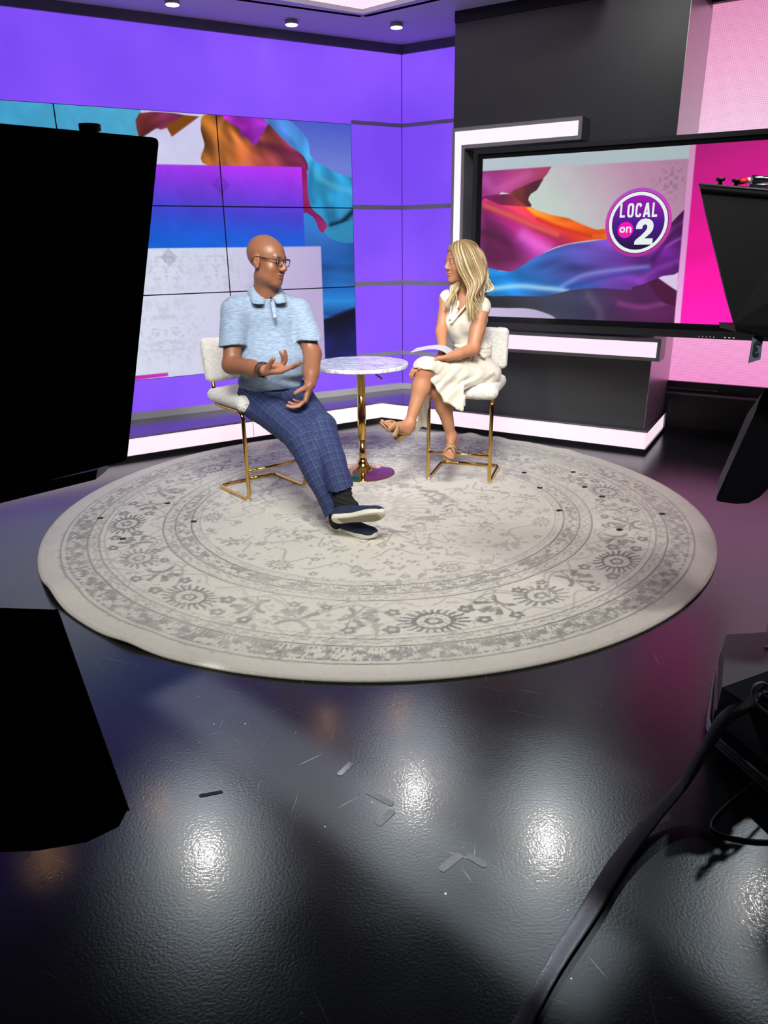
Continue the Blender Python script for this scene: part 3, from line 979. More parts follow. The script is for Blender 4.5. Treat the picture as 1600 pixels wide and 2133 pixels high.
# dark floor of the picture
a0_ = cv.fill([(0.009,0.196),(0.371,0.202),(0.709,0.223),(1.088,0.256),(1.376,0.335),(1.422,-0.05),(0.019,-0.111)], cv.ramp((0.199,0.066), (1.345,0.099), ['2c2e36', '2e3140', '34304a', '4a2450', '5a1e54']), 2)
folds(cv, a0_, 17, (6, 1.5), 0.3, -0.1)
cv.streak([(0.796,0.162),(0.886,0.054),(0.885,-0.003)], '6f7080', 0.03, 0.35, a0_)
cv.streak([(1.008,0.114),(1.166,0.094),(1.341,0.135)], '94408c', 0.02, 0.6, a0_)
# white triangle, right
cv.fill([(1.23,0.275),(1.358,0.335),(1.366,0.2)], 'd8c4e4')
cv.fill([(1.163,0.263),(1.236,0.281),(1.369,0.195),(1.377,0.1),(1.283,0.127)], '4a163c', 1)
# blue-violet cloth
bl = [(0.004,0.332),(0.151,0.316),(0.23,0.31),(0.31,0.343),(0.377,0.387),(0.493,0.443),(0.624,0.485),(0.752,0.502),(0.883,0.519),(0.998,0.54),(1.146,0.567),(1.273,0.599),(1.366,0.702),(1.376,0.591),(1.39,0.335),(1.264,0.291),(1.15,0.239),(1.085,0.223),(1.075,0.201),(0.968,0.206),(0.841,0.21),(0.678,0.194),(0.546,0.16),(0.444,0.148),(0.231,0.147),(0.01,0.156)]
a = cv.fill(bl, cv.ramp((0.083,0.197), (1.374,0.591), ['0f86d6', '1f7fd6', '3a6cc4', '5560c4', '6c52bc', '7a3cae', '6a2390', '3a1040']), 2)
folds(cv, a, 12, (8, 2.4), 0.32, -0.15)
cv.streak([(0.083,0.19),(0.299,0.214),(0.475,0.204),(0.645,0.194)], 'a8e4fa', 0.02, 0.75, a)
cv.streak([(0.043,0.263),(0.296,0.272),(0.541,0.243),(0.84,0.216)], '1565b0', 0.022, 0.5, a)
cv.streak([(0.61,0.218),(0.769,0.295),(1.018,0.333),(1.169,0.346)], '8aa0e8', 0.016, 0.55, a); cv.streak([(0.644,0.206),(0.867,0.272),(1.112,0.316),(1.171,0.328)], '2b3f94', 0.014, 0.5, a)
cv.streak([(1.24,0.508),(1.304,0.578),(1.368,0.633)], 'b050b0', 0.014, 0.6, a); cv.streak([(1.259,0.465),(1.327,0.507),(1.381,0.529)], 'c060c8', 0.01, 0.5, a)
cv.streak([(1.194,0.393),(1.269,0.508),(1.369,0.674)], '2c0c2e', 0.02, 0.5, a)
cv.streak([(1.118,0.259),(1.23,0.334),(1.383,0.393)], 'a84cc8', 0.02, 0.4, a)
# white curve bottom left
cv.fill([(0.014,0.044),(0.235,0.061),(0.379,0.062),(0.485,0.042),(0.585,-0.001),(0.59,-0.086),(0.019,-0.111)], cv.ramp((0.09,0.012), (0.555,0.028), ['c8bcdc', 'b4a8cc']), 3)
# faint ornament
cx, cz = (1.253,0.848)
q = np.abs(cv.U - cx); P2 = np.stack([q, cv.Z, q * 0], 1).astype(np.float32)
k = np.clip(1.3 - np.sqrt(q ** 2 + (cv.Z - cz) ** 2) / 0.11, 0, 1) * np.clip(vnoise(P2, 60, 3) * 3, 0, 1) * 0.13
cv.C *= (1 - k)[:, None]
# pink field and lilac divider
a = cv.fill([(1.355,1.102),(1.999,1.08),(2.185,-0.045),(1.378,-0.082)], cv.ramp((1.507,1.04), (1.587,0.017), ['b41a78', 'd0188a', 'f01098', 'fb16a6', 'fb1cb4']))
folds(cv, a, 19, (4, 1.6), 0.07, 0.4)
cv.fill([(1.336,1.129),(1.371,1.127),(1.408,-0.081),(1.372,-0.083)], cv.ramp((1.362,1.023), (1.376,0.039), ['cc8cb6', 'd98fd0', 'eeb4e6']))
V = np.array(TVO)[None] + cv.U[:, None] * np.array(TT)[None]
V[:, 2] = 1.04 + cv.Z
from_np('screen', V, cv.faces(), M_screen, tv, False, lina(np.clip(cv.C, 0, 1)))

# round emblem shown on the screen
lc = Vector(((1.078,0.614)[0], (1.078,0.614)[1], 0)); LR = 0.206


def emit_mat(name, hexc, es=1.0):
    return mat(name, (0.01, 0.01, 0.01), 0.3, emit=hexc, es=es)


def disc(name, c, r0, r1, d, m_, parent=None, seg=72):
    bm = bmesh.new()
    o = [bm.verts.new(TF(c[0] + r1 * math.cos(t), c[1] + r1 * math.sin(t), d)) for t in [2 * math.pi * k / seg for k in range(seg)]]
    if r0 > 0:
        i = [bm.verts.new(TF(c[0] + r0 * math.cos(t), c[1] + r0 * math.sin(t), d)) for t in [2 * math.pi * k / seg for k in range(seg)]]
        for k in range(seg): bm.faces.new((o[k], o[(k + 1) % seg], i[(k + 1) % seg], i[k]))
    else: bm.faces.new(o)
    return obj(name, bm, m_, parent)


em = disc('round_emblem', lc, 0.0, LR, 0.0015, emit_mat('emblem_rim', 'c2399c'), tv)
nt = em.data.materials[0].node_tree; _b = nt.nodes['Principled BSDF']
g = nt.nodes.new('ShaderNodeNewGeometry'); sx = nt.nodes.new('ShaderNodeSeparateXYZ'); nt.links.new(g.outputs['Position'], sx.inputs[0])
rr_ = nt.nodes.new('ShaderNodeMapRange'); rr_.inputs['From Min'].default_value = 1.04 + lc.y - LR; rr_.inputs['From Max'].default_value = 1.04 + lc.y + LR
nt.links.new(sx.outputs['Z'], rr_.inputs['Value'])
cr = nt.nodes.new('ShaderNodeValToRGB'); cr.color_ramp.elements[0].color = (*lin('a42c94'), 1); cr.color_ramp.elements[1].color = (*lin('b048c4'), 1)
e_ = cr.color_ramp.elements.new(0.5); e_.color = (*lin('cf3aa8'), 1)
nt.links.new(rr_.outputs[0], cr.inputs['Fac']); nt.links.new(cr.outputs[0], _b.inputs['Emission Color'])
disc('emblem_ring', lc, 0.0, LR * 0.905, 0.0022, emit_mat('emblem_ring_shade', '5a1464'), em)
disc('emblem_ring', lc, LR * 0.79, LR * 0.885, 0.0036, emit_mat('emblem_white', 'e4f0ea'), em)
fld = disc('emblem_field', lc, 0.0, LR * 0.80, 0.0029, emit_mat('emblem_field', '3a0a70'), em)
nt = fld.data.materials[0].node_tree; _b = nt.nodes['Principled BSDF']
g = nt.nodes.new('ShaderNodeNewGeometry'); sx = nt.nodes.new('ShaderNodeSeparateXYZ'); nt.links.new(g.outputs['Position'], sx.inputs[0])
rr_ = nt.nodes.new('ShaderNodeMapRange'); rr_.inputs['From Min'].default_value = 1.04 + lc.y - LR * 0.8; rr_.inputs['From Max'].default_value = 1.04 + lc.y + LR * 0.8
nt.links.new(sx.outputs['Z'], rr_.inputs['Value'])
cr = nt.nodes.new('ShaderNodeValToRGB'); cr.color_ramp.elements[0].color = (*lin('14042c'), 1); cr.color_ramp.elements[1].color = (*lin('9c0cae'), 1)
e_ = cr.color_ramp.elements.new(0.5); e_.color = (*lin('4a0c8c'), 1)
nt.links.new(rr_.outputs[0], cr.inputs['Fac']); nt.links.new(cr.outputs[0], _b.inputs['Emission Color'])
M_letter = emit_mat('letter_white', 'e6f0ec')


def strokes(bm, polys, ox, oy, sx_, sy_, d):
    """polys: letter outlines in a 0..1 box"""
    for o in polys:
        vs = [bm.verts.new(TF(lc.x - 0.010 + 1.08 * (ox + p[0] * sx_), lc.y - 0.004 + 1.08 * (oy + p[1] * sy_), d)) for p in o]
        f = bm.faces.new(vs)
    return bm


def ringpoly(cx, cy, rx, ry, w_, a0_, a1_, n_=20, pw=2.0):
    """band polygons along an arc (superellipse)"""
    out = []
    def pt(t, rx, ry):
        c, s = math.cos(t), math.sin(t)
        return (cx + rx * math.copysign(abs(c) ** (2 / pw), c), cy + ry * math.copysign(abs(s) ** (2 / pw), s))
    ts = [R(a0_ + (a1_ - a0_) * k / n_) for k in range(n_ + 1)]
    for t0, t1 in zip(ts, ts[1:]):
        out.append([pt(t0, rx, ry), pt(t1, rx, ry), pt(t1, rx - w_[0], ry - w_[1]), pt(t0, rx - w_[0], ry - w_[1])])
    return out


S = 0.28   # stroke width relative to a condensed letter box
Lt = {'L': [[(0, 0), (0.9, 0), (0.9, 0.17), (S + 0.04, 0.17), (S + 0.04, 1), (0, 1)]],
      'O': ringpoly(0.5, 0.5, 0.5, 0.5, (0.31, 0.16), 0, 360, 28, 3.4),
      'C': ringpoly(0.5, 0.5, 0.5, 0.5, (0.31, 0.16), 22, 338, 26, 3.4),
      'A': [[(0, 0), (0.30, 0), (0.62, 1), (0.33, 1)], [(0.70, 0), (1, 0), (0.67, 1), (0.38, 1)], [(0.25, 0.18), (0.75, 0.18), (0.72, 0.34), (0.28, 0.34)]]}
bm = bmesh.new()
x = -0.1
for ch, wd_ in (('L', 0.034), ('O', 0.038), ('C', 0.036), ('A', 0.042), ('L', 0.034)):
    strokes(bm, Lt[ch], x, 0.034, wd_, 0.078, 0.0042 )
    x += wd_ + 0.0085
obj('emblem_lettering', bm, M_letter, em)
# figure 2
two = [(0.02, 0.0), (0.98, 0.0), (0.98, 0.235), (0.52, 0.235)]
bm = bmesh.new()
arc = [(0.03, 0.60), (0.05, 0.74), (0.13, 0.87), (0.27, 0.965), (0.5, 1.0), (0.73, 0.965), (0.9, 0.86), (0.96, 0.72), (0.94, 0.57), (0.85, 0.45), (0.68, 0.33), (0.52, 0.235)]
inn = [(0.36, 0.60), (0.37, 0.66), (0.40, 0.72), (0.44, 0.76), (0.5, 0.775), (0.57, 0.765), (0.62, 0.72), (0.635, 0.66), (0.61, 0.585), (0.52, 0.49), (0.33, 0.34), (0.10, 0.20)]
pol = [[arc[i], arc[i + 1], inn[i + 1], inn[i]] for i in range(len(arc) - 1)]
pol.append([(0.02, 0.0), (0.98, 0.0), (0.98, 0.235), (0.52, 0.235), (0.10, 0.20), (0.02, 0.12)])
strokes(bm, pol, -0.002, -0.118, 0.108, 0.145, 0.0042)
obj('emblem_numeral', bm, M_letter, em)
onc = lc + Vector((-0.0105, -0.004, 0)) + Vector((-0.058, -0.035, 0)) * 1.08
disc('emblem_dot', onc, 0, 0.049, 0.0038, emit_mat('emblem_dot_pink', 'f00ab4'), em)
bm = bmesh.new()
strokes(bm, ringpoly(0.5, 0.5, 0.5, 0.5, (0.26, 0.26), 0, 360, 28, 2.0), -0.058 - 0.035, -0.035 - 0.016, 0.033, 0.034, 0.0046)
strokes(bm, [[(0, 0), (0.27, 0), (0.27, 1), (0, 1)], [(0.73, 0), (1, 0), (1, 0.6), (0.73, 0.6)]] + ringpoly(0.5, 0.58, 0.5, 0.42, (0.27, 0.2), 0, 180, 14, 2.4), -0.058 + 0.003, -0.035 - 0.016, 0.031, 0.034, 0.0046)
obj('emblem_lettering', bm, M_letter, em)

# ---------------- pink LED wall beyond the dark block
led = empty('led_wall', BW(0.6, 0.45, -0.78), 'tall pink LED mesh wall glowing beyond the right end of the dark wall', 'screen')
m = mat('pink_led_mesh', (0.02, 0.02, 0.02), 0.5, emit=(1, 0.5, 0.8), es=1.0)
nt = m.node_tree; N = nt.nodes.new; L = nt.links.new; _b = nt.nodes['Principled BSDF']
g = N('ShaderNodeNewGeometry'); sx = N('ShaderNodeSeparateXYZ'); L(g.outputs['Position'], sx.inputs[0])
rr_ = N('ShaderNodeMapRange'); rr_.inputs['From Min'].default_value = 0.45; rr_.inputs['From Max'].default_value = 3.15
L(sx.outputs['Z'], rr_.inputs['Value'])
cr = N('ShaderNodeValToRGB')
els = [(0.0, 'fb98d6'), (0.18, 'ffb0e0'), (0.45, 'ffd4f1'), (0.68, 'ffd0ee'), (0.85, 'f8b2d6'), (1.0, 'e494bf')]
cr.color_ramp.elements[0].position = 0; cr.color_ramp.elements[0].color = (*lin(els[0][1]), 1)
cr.color_ramp.elements[1].position = 1; cr.color_ramp.elements[1].color = (*lin(els[-1][1]), 1)
for p, h_ in els[1:-1]:
    e_ = cr.color_ramp.elements.new(p); e_.color = (*lin(h_), 1)
L(rr_.outputs[0], cr.inputs['Fac'])
dp = N('ShaderNodeVectorMath'); dp.operation = 'DOT_PRODUCT'; dp.inputs[1].default_value = tuple(TR); L(g.outputs['Position'], dp.inputs[0])


def dots(val):
    a_ = N('ShaderNodeMath'); a_.operation = 'MULTIPLY'; a_.inputs[1].default_value = 2 * math.pi / 0.0125; L(val, a_.inputs[0])
    b_ = N('ShaderNodeMath'); b_.operation = 'SINE'; L(a_.outputs[0], b_.inputs[0])
    c_ = N('ShaderNodeMapRange'); c_.inputs['From Min'].default_value = -1; c_.inputs['From Max'].default_value = -0.2
    c_.inputs['To Min'].default_value = 0.72; c_.inputs['To Max'].default_value = 1.0; L(b_.outputs[0], c_.inputs['Value'])
    return c_.outputs[0]


mu = N('ShaderNodeMath'); mu.operation = 'MULTIPLY'; L(dots(dp.outputs['Value']), mu.inputs[0]); L(dots(sx.outputs['Z']), mu.inputs[1])
sc_ = N('ShaderNodeVectorMath'); sc_.operation = 'SCALE'; L(cr.outputs[0], sc_.inputs[0]); L(mu.outputs[0], sc_.inputs['Scale'])
L(sc_.outputs[0], _b.inputs['Emission Color']); _b.inputs['Emission Strength'].default_value = 1.08
bm = bmesh.new(); wbox(bm, BW, -0.02, 3.2, 0.445, 3.125, -0.95, -0.75); obj('led_panel', bm, m, led)
bm = bmesh.new(); wbox(bm, BW, -0.02, 3.2, 0.40, 0.445, -0.95, -0.72); wbox(bm, BW, -0.02, 3.2, 3.125, 3.16, -0.95, -0.7); obj('frame_rail', bm, M_black, led)
bm = bmesh.new(); wbox(bm, BW, -0.02, 3.2, 0.345, 0.36, -0.95, -0.68); obj('lower_ledge', bm, mat('satin_ledge', (0.2, 0.14, 0.17), 0.25), led)
bm = bmesh.new()
for k in range(46): wbox(bm, BW, 0.01 + k * 0.0085, 0.01 + k * 0.0085 + 0.004, 0.385, 0.392, -0.725, -0.719)
obj('vent_dots', bm, mat('vent_pin', (0.5, 0.4, 0.45), 0.3), led)
bm = bmesh.new(); wbox(bm, BW, -0.02, 3.2, 0.0, 0.345, -1.1, -1.0); obj('lower_skirt', bm, M_black, led)


# ================================================================== RUG
RC = np.array([-0.037, 4.317]); RR = 1.93
STEP = 0.0066
nx = int(2 * (RR + 0.02) / STEP)
gx, gy = np.meshgrid(np.linspace(-RR - 0.02, RR + 0.02, nx), np.linspace(-RR - 0.02, RR + 0.02, nx), indexing='ij')
X = gx.ravel().astype(np.float32); Y = gy.ravel().astype(np.float32)
r = np.hypot(X, Y); th = np.arctan2(Y, X)
P3 = np.stack([X, Y, X * 0], 1)


def fbm(s, seed, oct=4):
    q = 0; a = 1; t = 0
    for o in range(oct): q = q + a * vnoise(P3, s * 2 ** o, seed + o); t += a; a *= 0.6
    return q / t


ink = np.zeros(len(X), np.float32)      # grey pile amount


def put(a): 
    global ink
    ink = np.maximum(ink, np.clip(a, 0, 1))


wig = fbm(6, 40, 3)
fine = fbm(26, 60, 3); fine2 = fbm(38, 90, 2); grain = rng.random(len(X)).astype(np.float32)


def ringline(r0, w_, amp): put((1 - np.abs(r - r0) / w_) * 2 * amp)


def band(r0, r1, amt, thr=0.0, n_=fine):
    m_ = np.clip((r - r0) / 0.012, 0, 1) * np.clip((r1 - r) / 0.012, 0, 1)
    put(m_ * np.clip((n_ - thr) * 9, 0, 1) * amt)


# guard bands: scrolls repeated round the rim
def scroll(r0, r1, nrep, amt):
    v = (r - r0) / (r1 - r0)
    u = (th / (2 * math.pi) * nrep) % 1.0
    q = np.stack([np.abs(u - 0.5) * 7, v * 2.6, (np.floor(th / (2 * math.pi) * nrep) * 0).astype(np.float32)], 1).astype(np.float32)
    n_ = vnoise(q, 1.5, 5) + 0.6 * vnoise(q, 3.3, 6)
    m_ = ((v > 0) & (v < 1))
    put(m_ * np.clip((n_ + 0.45 * fine - 0.05) * 5, 0, 1) * amt)


scroll(1.70, 1.80, 84, 0.62); band(1.69, 1.81, 0.4, 0.06)
scroll(1.635, 1.685, 120, 0.38)
scroll(1.135, 1.205, 60, 0.62); band(1.13, 1.21, 0.42, 0.04)
scroll(1.22, 1.275, 90, 0.34); scroll(1.08, 1.12, 90, 0.25)
for r0, w_, a in ((1.825, 0.006, 0.45), (1.69, 0.006, 0.6), (1.63, 0.005, 0.5), (1.60, 0.004, 0.3), (1.285, 0.006, 0.6), (1.215, 0.006, 0.6), (1.125, 0.006, 0.7), (1.075, 0.004, 0.35)): ringline(r0 + wig * 0.004, w_, a)
# field distress speckle
put(np.clip((fine2 + 0.5 * fbm(3, 21, 2) - 0.34) * 4, 0, 1) * 0.42)
put(np.clip(0.5 + (fbm(2.2, 31, 3)) * 1.5, 0, 1) * np.clip((fine - 0.18) * 5, 0, 1) * 0.32 * (r > 1.3))


def stamp(cr, ct, size, rot=0.0):
    """local coordinates round a motif centre; y points to the rug's rim"""
    cx, cy = cr * math.cos(R(ct)), cr * math.sin(R(ct))
    dx, dy = X - cx, Y - cy
    sel = (dx * dx + dy * dy) < (size * 1.5) ** 2
    idx = np.where(sel)[0]
    a = R(ct - 90 + rot)
    lx = dx[idx] * math.cos(a) + dy[idx] * math.sin(a); ly = -dx[idx] * math.sin(a) + dy[idx] * math.cos(a)
    return idx, lx / size, ly / size


def palmette(cr, ct, size, amt=0.85, rot=0.0, petals=22, squash=0.78):
    global ink
    idx, x, y = stamp(cr, ct, size, rot)
    y = y / squash
    rr = np.hypot(x, y); t = np.arctan2(y, x)
    n_ = fine[idx] * 0.10
    t = t + 0.10 * wig[idx] + 0.07 * fine[idx]; rr = rr + 0.05 * fine[idx]
    ray = np.cos(t * petals / 2 + 0.15 * np.sin(t * 3)) ** 2
    ray = np.clip((ray - (0.25 + 0.5 * np.clip((rr - 0.6) / 0.4, 0, 1))) * 5, 0, 1)
    lim = 0.92 + 0.1 * np.cos(t * 2 + 0.4) + n_
    outer = ((rr > 0.5) & (rr < lim)) * ray
    solid = ((rr > 0.47) & (rr < 0.60 + n_))
    ring2 = ((rr > 0.13) & (rr < 0.27 + 0.02 * np.cos(5 * t)))
    dot = (rr < 0.05)
    halo = ((rr > 0.33) & (rr < 0.42)) * (np.cos(t * 13) > 0.3) * 0.5
    v = np.maximum.reduce([outer * 1.0, solid * 1.0, ring2 * 0.95, dot * 0.8, halo])
    v = v * (1 - 0.25 * np.clip(fine2[idx] * 3, 0, 1))
    ink[idx] = np.where(rr < 0.47, v * amt, np.maximum(ink[idx], v * amt))


def carnation(cr, ct, size, amt=0.75, rot=0.0):
    global ink
    idx, x, y = stamp(cr, ct, size, rot)
    rr = np.hypot(x, y + 0.3); t = np.arctan2(x, y + 0.3)
    pet = np.clip(np.cos(t * 8) * 3, 0, 1) * (np.abs(t) < 1.5) * (rr > 0.35) * (rr < 1.05 - 0.12 * np.abs(t))
    rr2 = np.hypot(x, y - 0.05)
    pet2 = np.clip((np.cos(t * 5 + 1.5)) * 3, 0, 1) * (rr2 > 0.16) * (rr2 < 0.5) * (np.abs(t) < 2.2)
    leaf = (np.abs(np.hypot(x, y + 0.9) - 0.55) < 0.10) * (y > -0.75)
    v = np.maximum.reduce([pet, pet2 * 0.8, leaf * 0.9]) * (1 - 0.3 * np.clip(fine2[idx] * 3, 0, 1))
    ink[idx] = np.maximum(ink[idx], v * amt)


def rosette(cr, ct, size, amt=0.7):
    global ink
    idx, x, y = stamp(cr, ct, size)
    rr = np.hypot(x * 0.85, y); t = np.arctan2(y, x)
    v = ((rr > 0.32) & (rr < 0.85 + 0.13 * np.cos(5 * t)))
    ink[idx] = np.where(rr < 0.32, 0.1, np.maximum(ink[idx], v * amt))


def vine(fr, ft, amt=0.42, w_=0.0045):
    """fr, ft: radius and angle along a parameter"""
    global ink
    ks = np.linspace(0, 1, 46)
    px = [fr(k) * math.cos(R(ft(k))) for k in ks]; py = [fr(k) * math.sin(R(ft(k))) for k in ks]
    x0, x1, y0, y1 = min(px) - 0.03, max(px) + 0.03, min(py) - 0.03, max(py) + 0.03
    idx = np.where((X > x0) & (X < x1) & (Y > y0) & (Y < y1))[0]
    if not len(idx): return
    dm = np.full(len(idx), 9.0, np.float32)
    for a, b, c, d in zip(px, py, px[1:], py[1:]):
        ex, ey = c - a, d - b
        t = np.clip(((X[idx] - a) * ex + (Y[idx] - b) * ey) / (ex * ex + ey * ey + 1e-9), 0, 1)
        dm = np.minimum(dm, (X[idx] - a - t * ex) ** 2 + (Y[idx] - b - t * ey) ** 2)
    ink[idx] = np.maximum(ink[idx], np.clip(1.6 - np.sqrt(dm) / w_, 0, 1) * amt)


for k in range(8):
    t0 = -80.6 + 45 * k
    palmette(1.50, t0, 0.16, 0.85)
    palmette(1.46, t0 - 23.2, 0.14, 0.62, petals=18, squash=0.85) if k % 2 else carnation(1.46, t0 - 23.2, 0.125, 0.7, 180)
    carnation(1.44, t0 - 12.2, 0.115, 0.72, 70); carnation(1.44, t0 + 11.8, 0.115, 0.72, -70)
    for dr, dt, s in ((1.555, -7.0, 0.038), (1.545, 8.2, 0.036), (1.40, -6.5, 0.034), (1.43, 6.8, 0.04), (1.56, -13.8, 0.034), (1.56, 13.8, 0.034), (1.36, 19.5, 0.03), (1.36, -19, 0.028)):
        rosette(dr, t0 + dt, s)
    for sg in (1, -1):
        vine(lambda q: 1.50 - 0.17 * math.sin(q * math.pi), lambda q: t0 + sg * (4.5 + q * 18))
        vine(lambda q: 1.58 - 0.05 * math.cos(q * 9), lambda q: t0 + sg * (5 + q * 17), 0.3)
        vine(lambda q: 1.33 + 0.03 * math.cos(q * 14), lambda q: t0 + sg * (1 + q * 20), 0.3)
for k in range(14):
    t0 = -120 + 360 / 14 * k
    palmette(1.0 - 0.05 * (k % 2), t0, 0.085, 0.5, petals=12) if k % 2 == 0 else carnation(0.97, t0, 0.08, 0.5, rng.uniform(-40, 40))
    rosette(0.86, t0 + 8, 0.026, 0.45); rosette(1.03, t0 + 12, 0.026, 0.45)
    for j in range(3):
        a1_ = rng.uniform(-10, 10); r1_ = rng.uniform(0.5, 1.0); sp_ = rng.uniform(8, 22)
        vine(lambda q: r1_ + 0.06 * math.sin(q * rng.uniform(5.9, 6.1) + a1_), lambda q: t0 + a1_ + sp_ * q, 0.4)
for k in range(9):
    t0 = 40 * k + 12
    carnation(0.70, t0, 0.07, 0.45, rng.uniform(-90, 90)); rosette(0.62, t0 + 20, 0.03, 0.4)
    palmette(0.46, t0 + 8, 0.06, 0.42, petals=10)
palmette(0.0, -59, 0.34, 0.2, petals=26, squash=1.0); palmette(0.0, 0, 0.2, 0.25, petals=14, squash=1.0)
band(0.30, 0.50, 0.5, 0.08); band(0.1, 0.25, 0.3, 0.1)
# plain outer border, lightly worn
rim = np.clip((r - 1.83) / 0.02, 0, 1)
ink *= (1 - 0.8 * rim)
wear = np.clip(0.85 + 0.45 * fbm(1.6, 77, 3) + 0.25 * fbm(9, 71, 2), 0.15, 1)
ink = ink * wear
ink = np.clip(ink + (grain - 0.5) * 0.16, 0, 1)
A_ = np.array([0.85, 0.84, 0.785]); B_ = np.array([0.40, 0.395, 0.40])
base = A_ * (1 + 0.035 * fbm(3, 81, 3))[:, None] * (1 + (grain - 0.5) * 0.07)[:, None]
colr = base * (1 - ink[:, None]) + B_ * ink[:, None]
colr = lina(np.clip(colr, 0, 1))
# height: thick pile, with a few ripples near the rim
tdeg = np.degrees(th)
H_ = 0.014 + 0.0016 * fbm(30, 66, 2)


def ripple(t0, tw, amp, freq, ph=0):
    d = (tdeg - t0 + 180) % 360 - 180
    return amp * np.exp(-(d / tw) ** 2) * np.clip((r - 1.45) / 0.48, 0, 1) ** 2 * (0.5 + 0.5 * np.cos(R(1) * d * freq + ph))


H_ = H_ + ripple(66, 11, 0.022, 50) + ripple(-143, 5.5, 0.035, 20) + ripple(-122, 4, 0.014, 20) + ripple(40, 8, 0.01, 40)
keep = r <= RR
# clamp the outermost ring onto the circle
idm = -np.ones(len(X), np.int64)
ii = (np.arange(nx - 1)[:, None] * nx + np.arange(nx - 1)[None, :]).ravel()
Q = np.stack([ii, ii + nx, ii + nx + 1, ii + 1], 1)
Q = Q[keep[Q].any(1)]
us = np.unique(Q)
idm[us] = np.arange(len(us))
rx = r[us]
sc_ = np.where(rx > RR, RR / rx, 1.0)
V = np.stack([X[us] * sc_ + RC[0], Y[us] * sc_ + RC[1], H_[us]], 1)
rug = tag(from_np('rug', V, idm[Q], attr_mat('rug_pile', 0.95, bump=(420, 0.5, 0.004), spec=0.1, sheen=0.2), None, True, colr[us]),
          'large round cream and grey oriental rug on the black floor', 'rug')
bm = bmesh.new()
pts = []
for k in range(361):
    t = R(k); dd = lambda t0: (k - t0 + 180) % 360 - 180
    rp = lambda t0, tw, amp, fq: amp * math.exp(-(dd(t0) / tw) ** 2) * (0.5 + 0.5 * math.cos(R(1) * dd(t0) * fq))
    zz = rp(66, 11, 0.022, 50) + rp(-143, 5.5, 0.035, 20) + rp(-122, 4, 0.014, 20) + rp(40, 8, 0.01, 40)
    pts.append((RC[0] + RR * math.cos(t), RC[1] + RR * math.sin(t), 0.009 + zz))
tube(bm, pts, 0.0085, 8)
obj('binding', bm, mat('rug_binding', 'c9c3b6', 0.8, noise=(120, 0.12)), rug, True)

# ---------------- tape marks on the rug
M_tape = mat('black_gaffer_tape', (0.012, 0.012, 0.016), 0.7)
TM = (("leftmost black tape mark on the rug", 10), ("lowest black tape mark in the left cluster on the rug", 15), ("black tape mark on the rug nearest the toe of the left stool's base", -10),
      ("highest black tape mark in the left cluster on the rug", 5), ("black tape mark on the rug just right of the woman's stool", 0), ("black tape mark on the rug lower right of the woman's stool, beside the inner ring", -25),
      ("highest black tape mark in the right cluster on the rug", 20), ("right-hand tape mark on the rug, second down the diagonal row", 10), ("right-hand tape mark on the rug, third down the diagonal row", 15),
      ("rightmost black tape mark on the rug, near its edge", 5), ("lowest black tape mark in the right cluster on the rug", 25), ("black tape mark on the inner ring at the right of the rug", 20))
for p, (lab, ang) in zip([(-1.707,4.169,0.017),(-1.46,3.83,0.017),(-1.125,4.091,0.017),(-1.373,4.427,0.017),(0.994,4.994,0.017),(1.032,4.643,0.017),(1.339,4.991,0.017),(1.333,4.652,0.017),(1.391,4.452,0.017),(1.658,4.122,0.017),(1.328,3.874,0.017),(1.062,4.203,0.017)], TM):
    bm = bmesh.new()
    c, s = math.cos(R(ang)), math.sin(R(ang))
    o = [(p[0] + c * a - s * b, p[1] + s * a + c * b) for a, b in ((-0.016, -0.012), (0.016, -0.012), (0.016, 0.012), (-0.016, 0.012))]
    prism(bm, o, 0.0155, 0.0185)
    tag(obj('tape_mark', bm, M_tape), lab, 'tape', 'tape marks on the rug')
# worn grey tape strips on the floor
M_gt = mat('worn_grey_tape', (0.018, 0.018, 0.02), 0.6, noise=(60, 0.4))
M_gt2 = mat('pale_grey_tape', (0.045, 0.048, 0.052), 0.6, noise=(60, 0.3))
for p, q, w_, lab, mt in (
        ((-0.06,1.802,0), (0.013,1.744,0), 0.022, 'upper of two grey tape strips meeting in an arrow beside the bright floor glare', M_gt),
        ((0.013,1.717,0), (-0.029,1.667,0), 0.024, 'lower of two grey tape strips meeting in an arrow beside the bright floor glare', M_gt),
        ((-0.115,1.928,0), (-0.15,1.877,0), 0.020, 'short pale grey tape strip on the floor, nearest the rug', M_gt2),
        ((-0.56,1.791,0), (-0.5,1.806,0), 0.014, 'thin dark tape strip on the floor near the left camera', M_gt),
        ((0.193,1.551,0), (0.137,1.502,0), 0.024, 'left of two dim tape strips in a chevron beside the cable', M_gt),
        ((0.216,1.548,0), (0.257,1.513,0), 0.022, 'right of two dim tape strips in a chevron beside the cable', M_gt)):
    p, q = Vector(p), Vector(q)
    d = (q - p).normalized(); nn = Vector((-d.y, d.x, 0)) * w_ / 2
    bm = bmesh.new()
    o = [p + nn, p + nn * 0.3 - d * 0.006, p - nn, q - nn * 0.8, q + d * 0.004, q + nn]
    prism(bm, [v.to_tuple()[:2] for v in o], 0.0, 0.0015)
    tag(obj('tape_strip', bm, mt), lab, 'tape')

# ================================================================== FURNITURE
M_gold = mat('polished_gold', (0.72, 0.47, 0.12), 0.12, metal=1.0)
M_boucle = mat('cream_boucle', (0.80, 0.78, 0.71), 0.95, sheen=0.3, noise=(75, 0.12), bump=(95, 1.0, 0.012))
M_clear = mat('clear_plastic_pad', (0.6, 0.6, 0.6), 0.25)


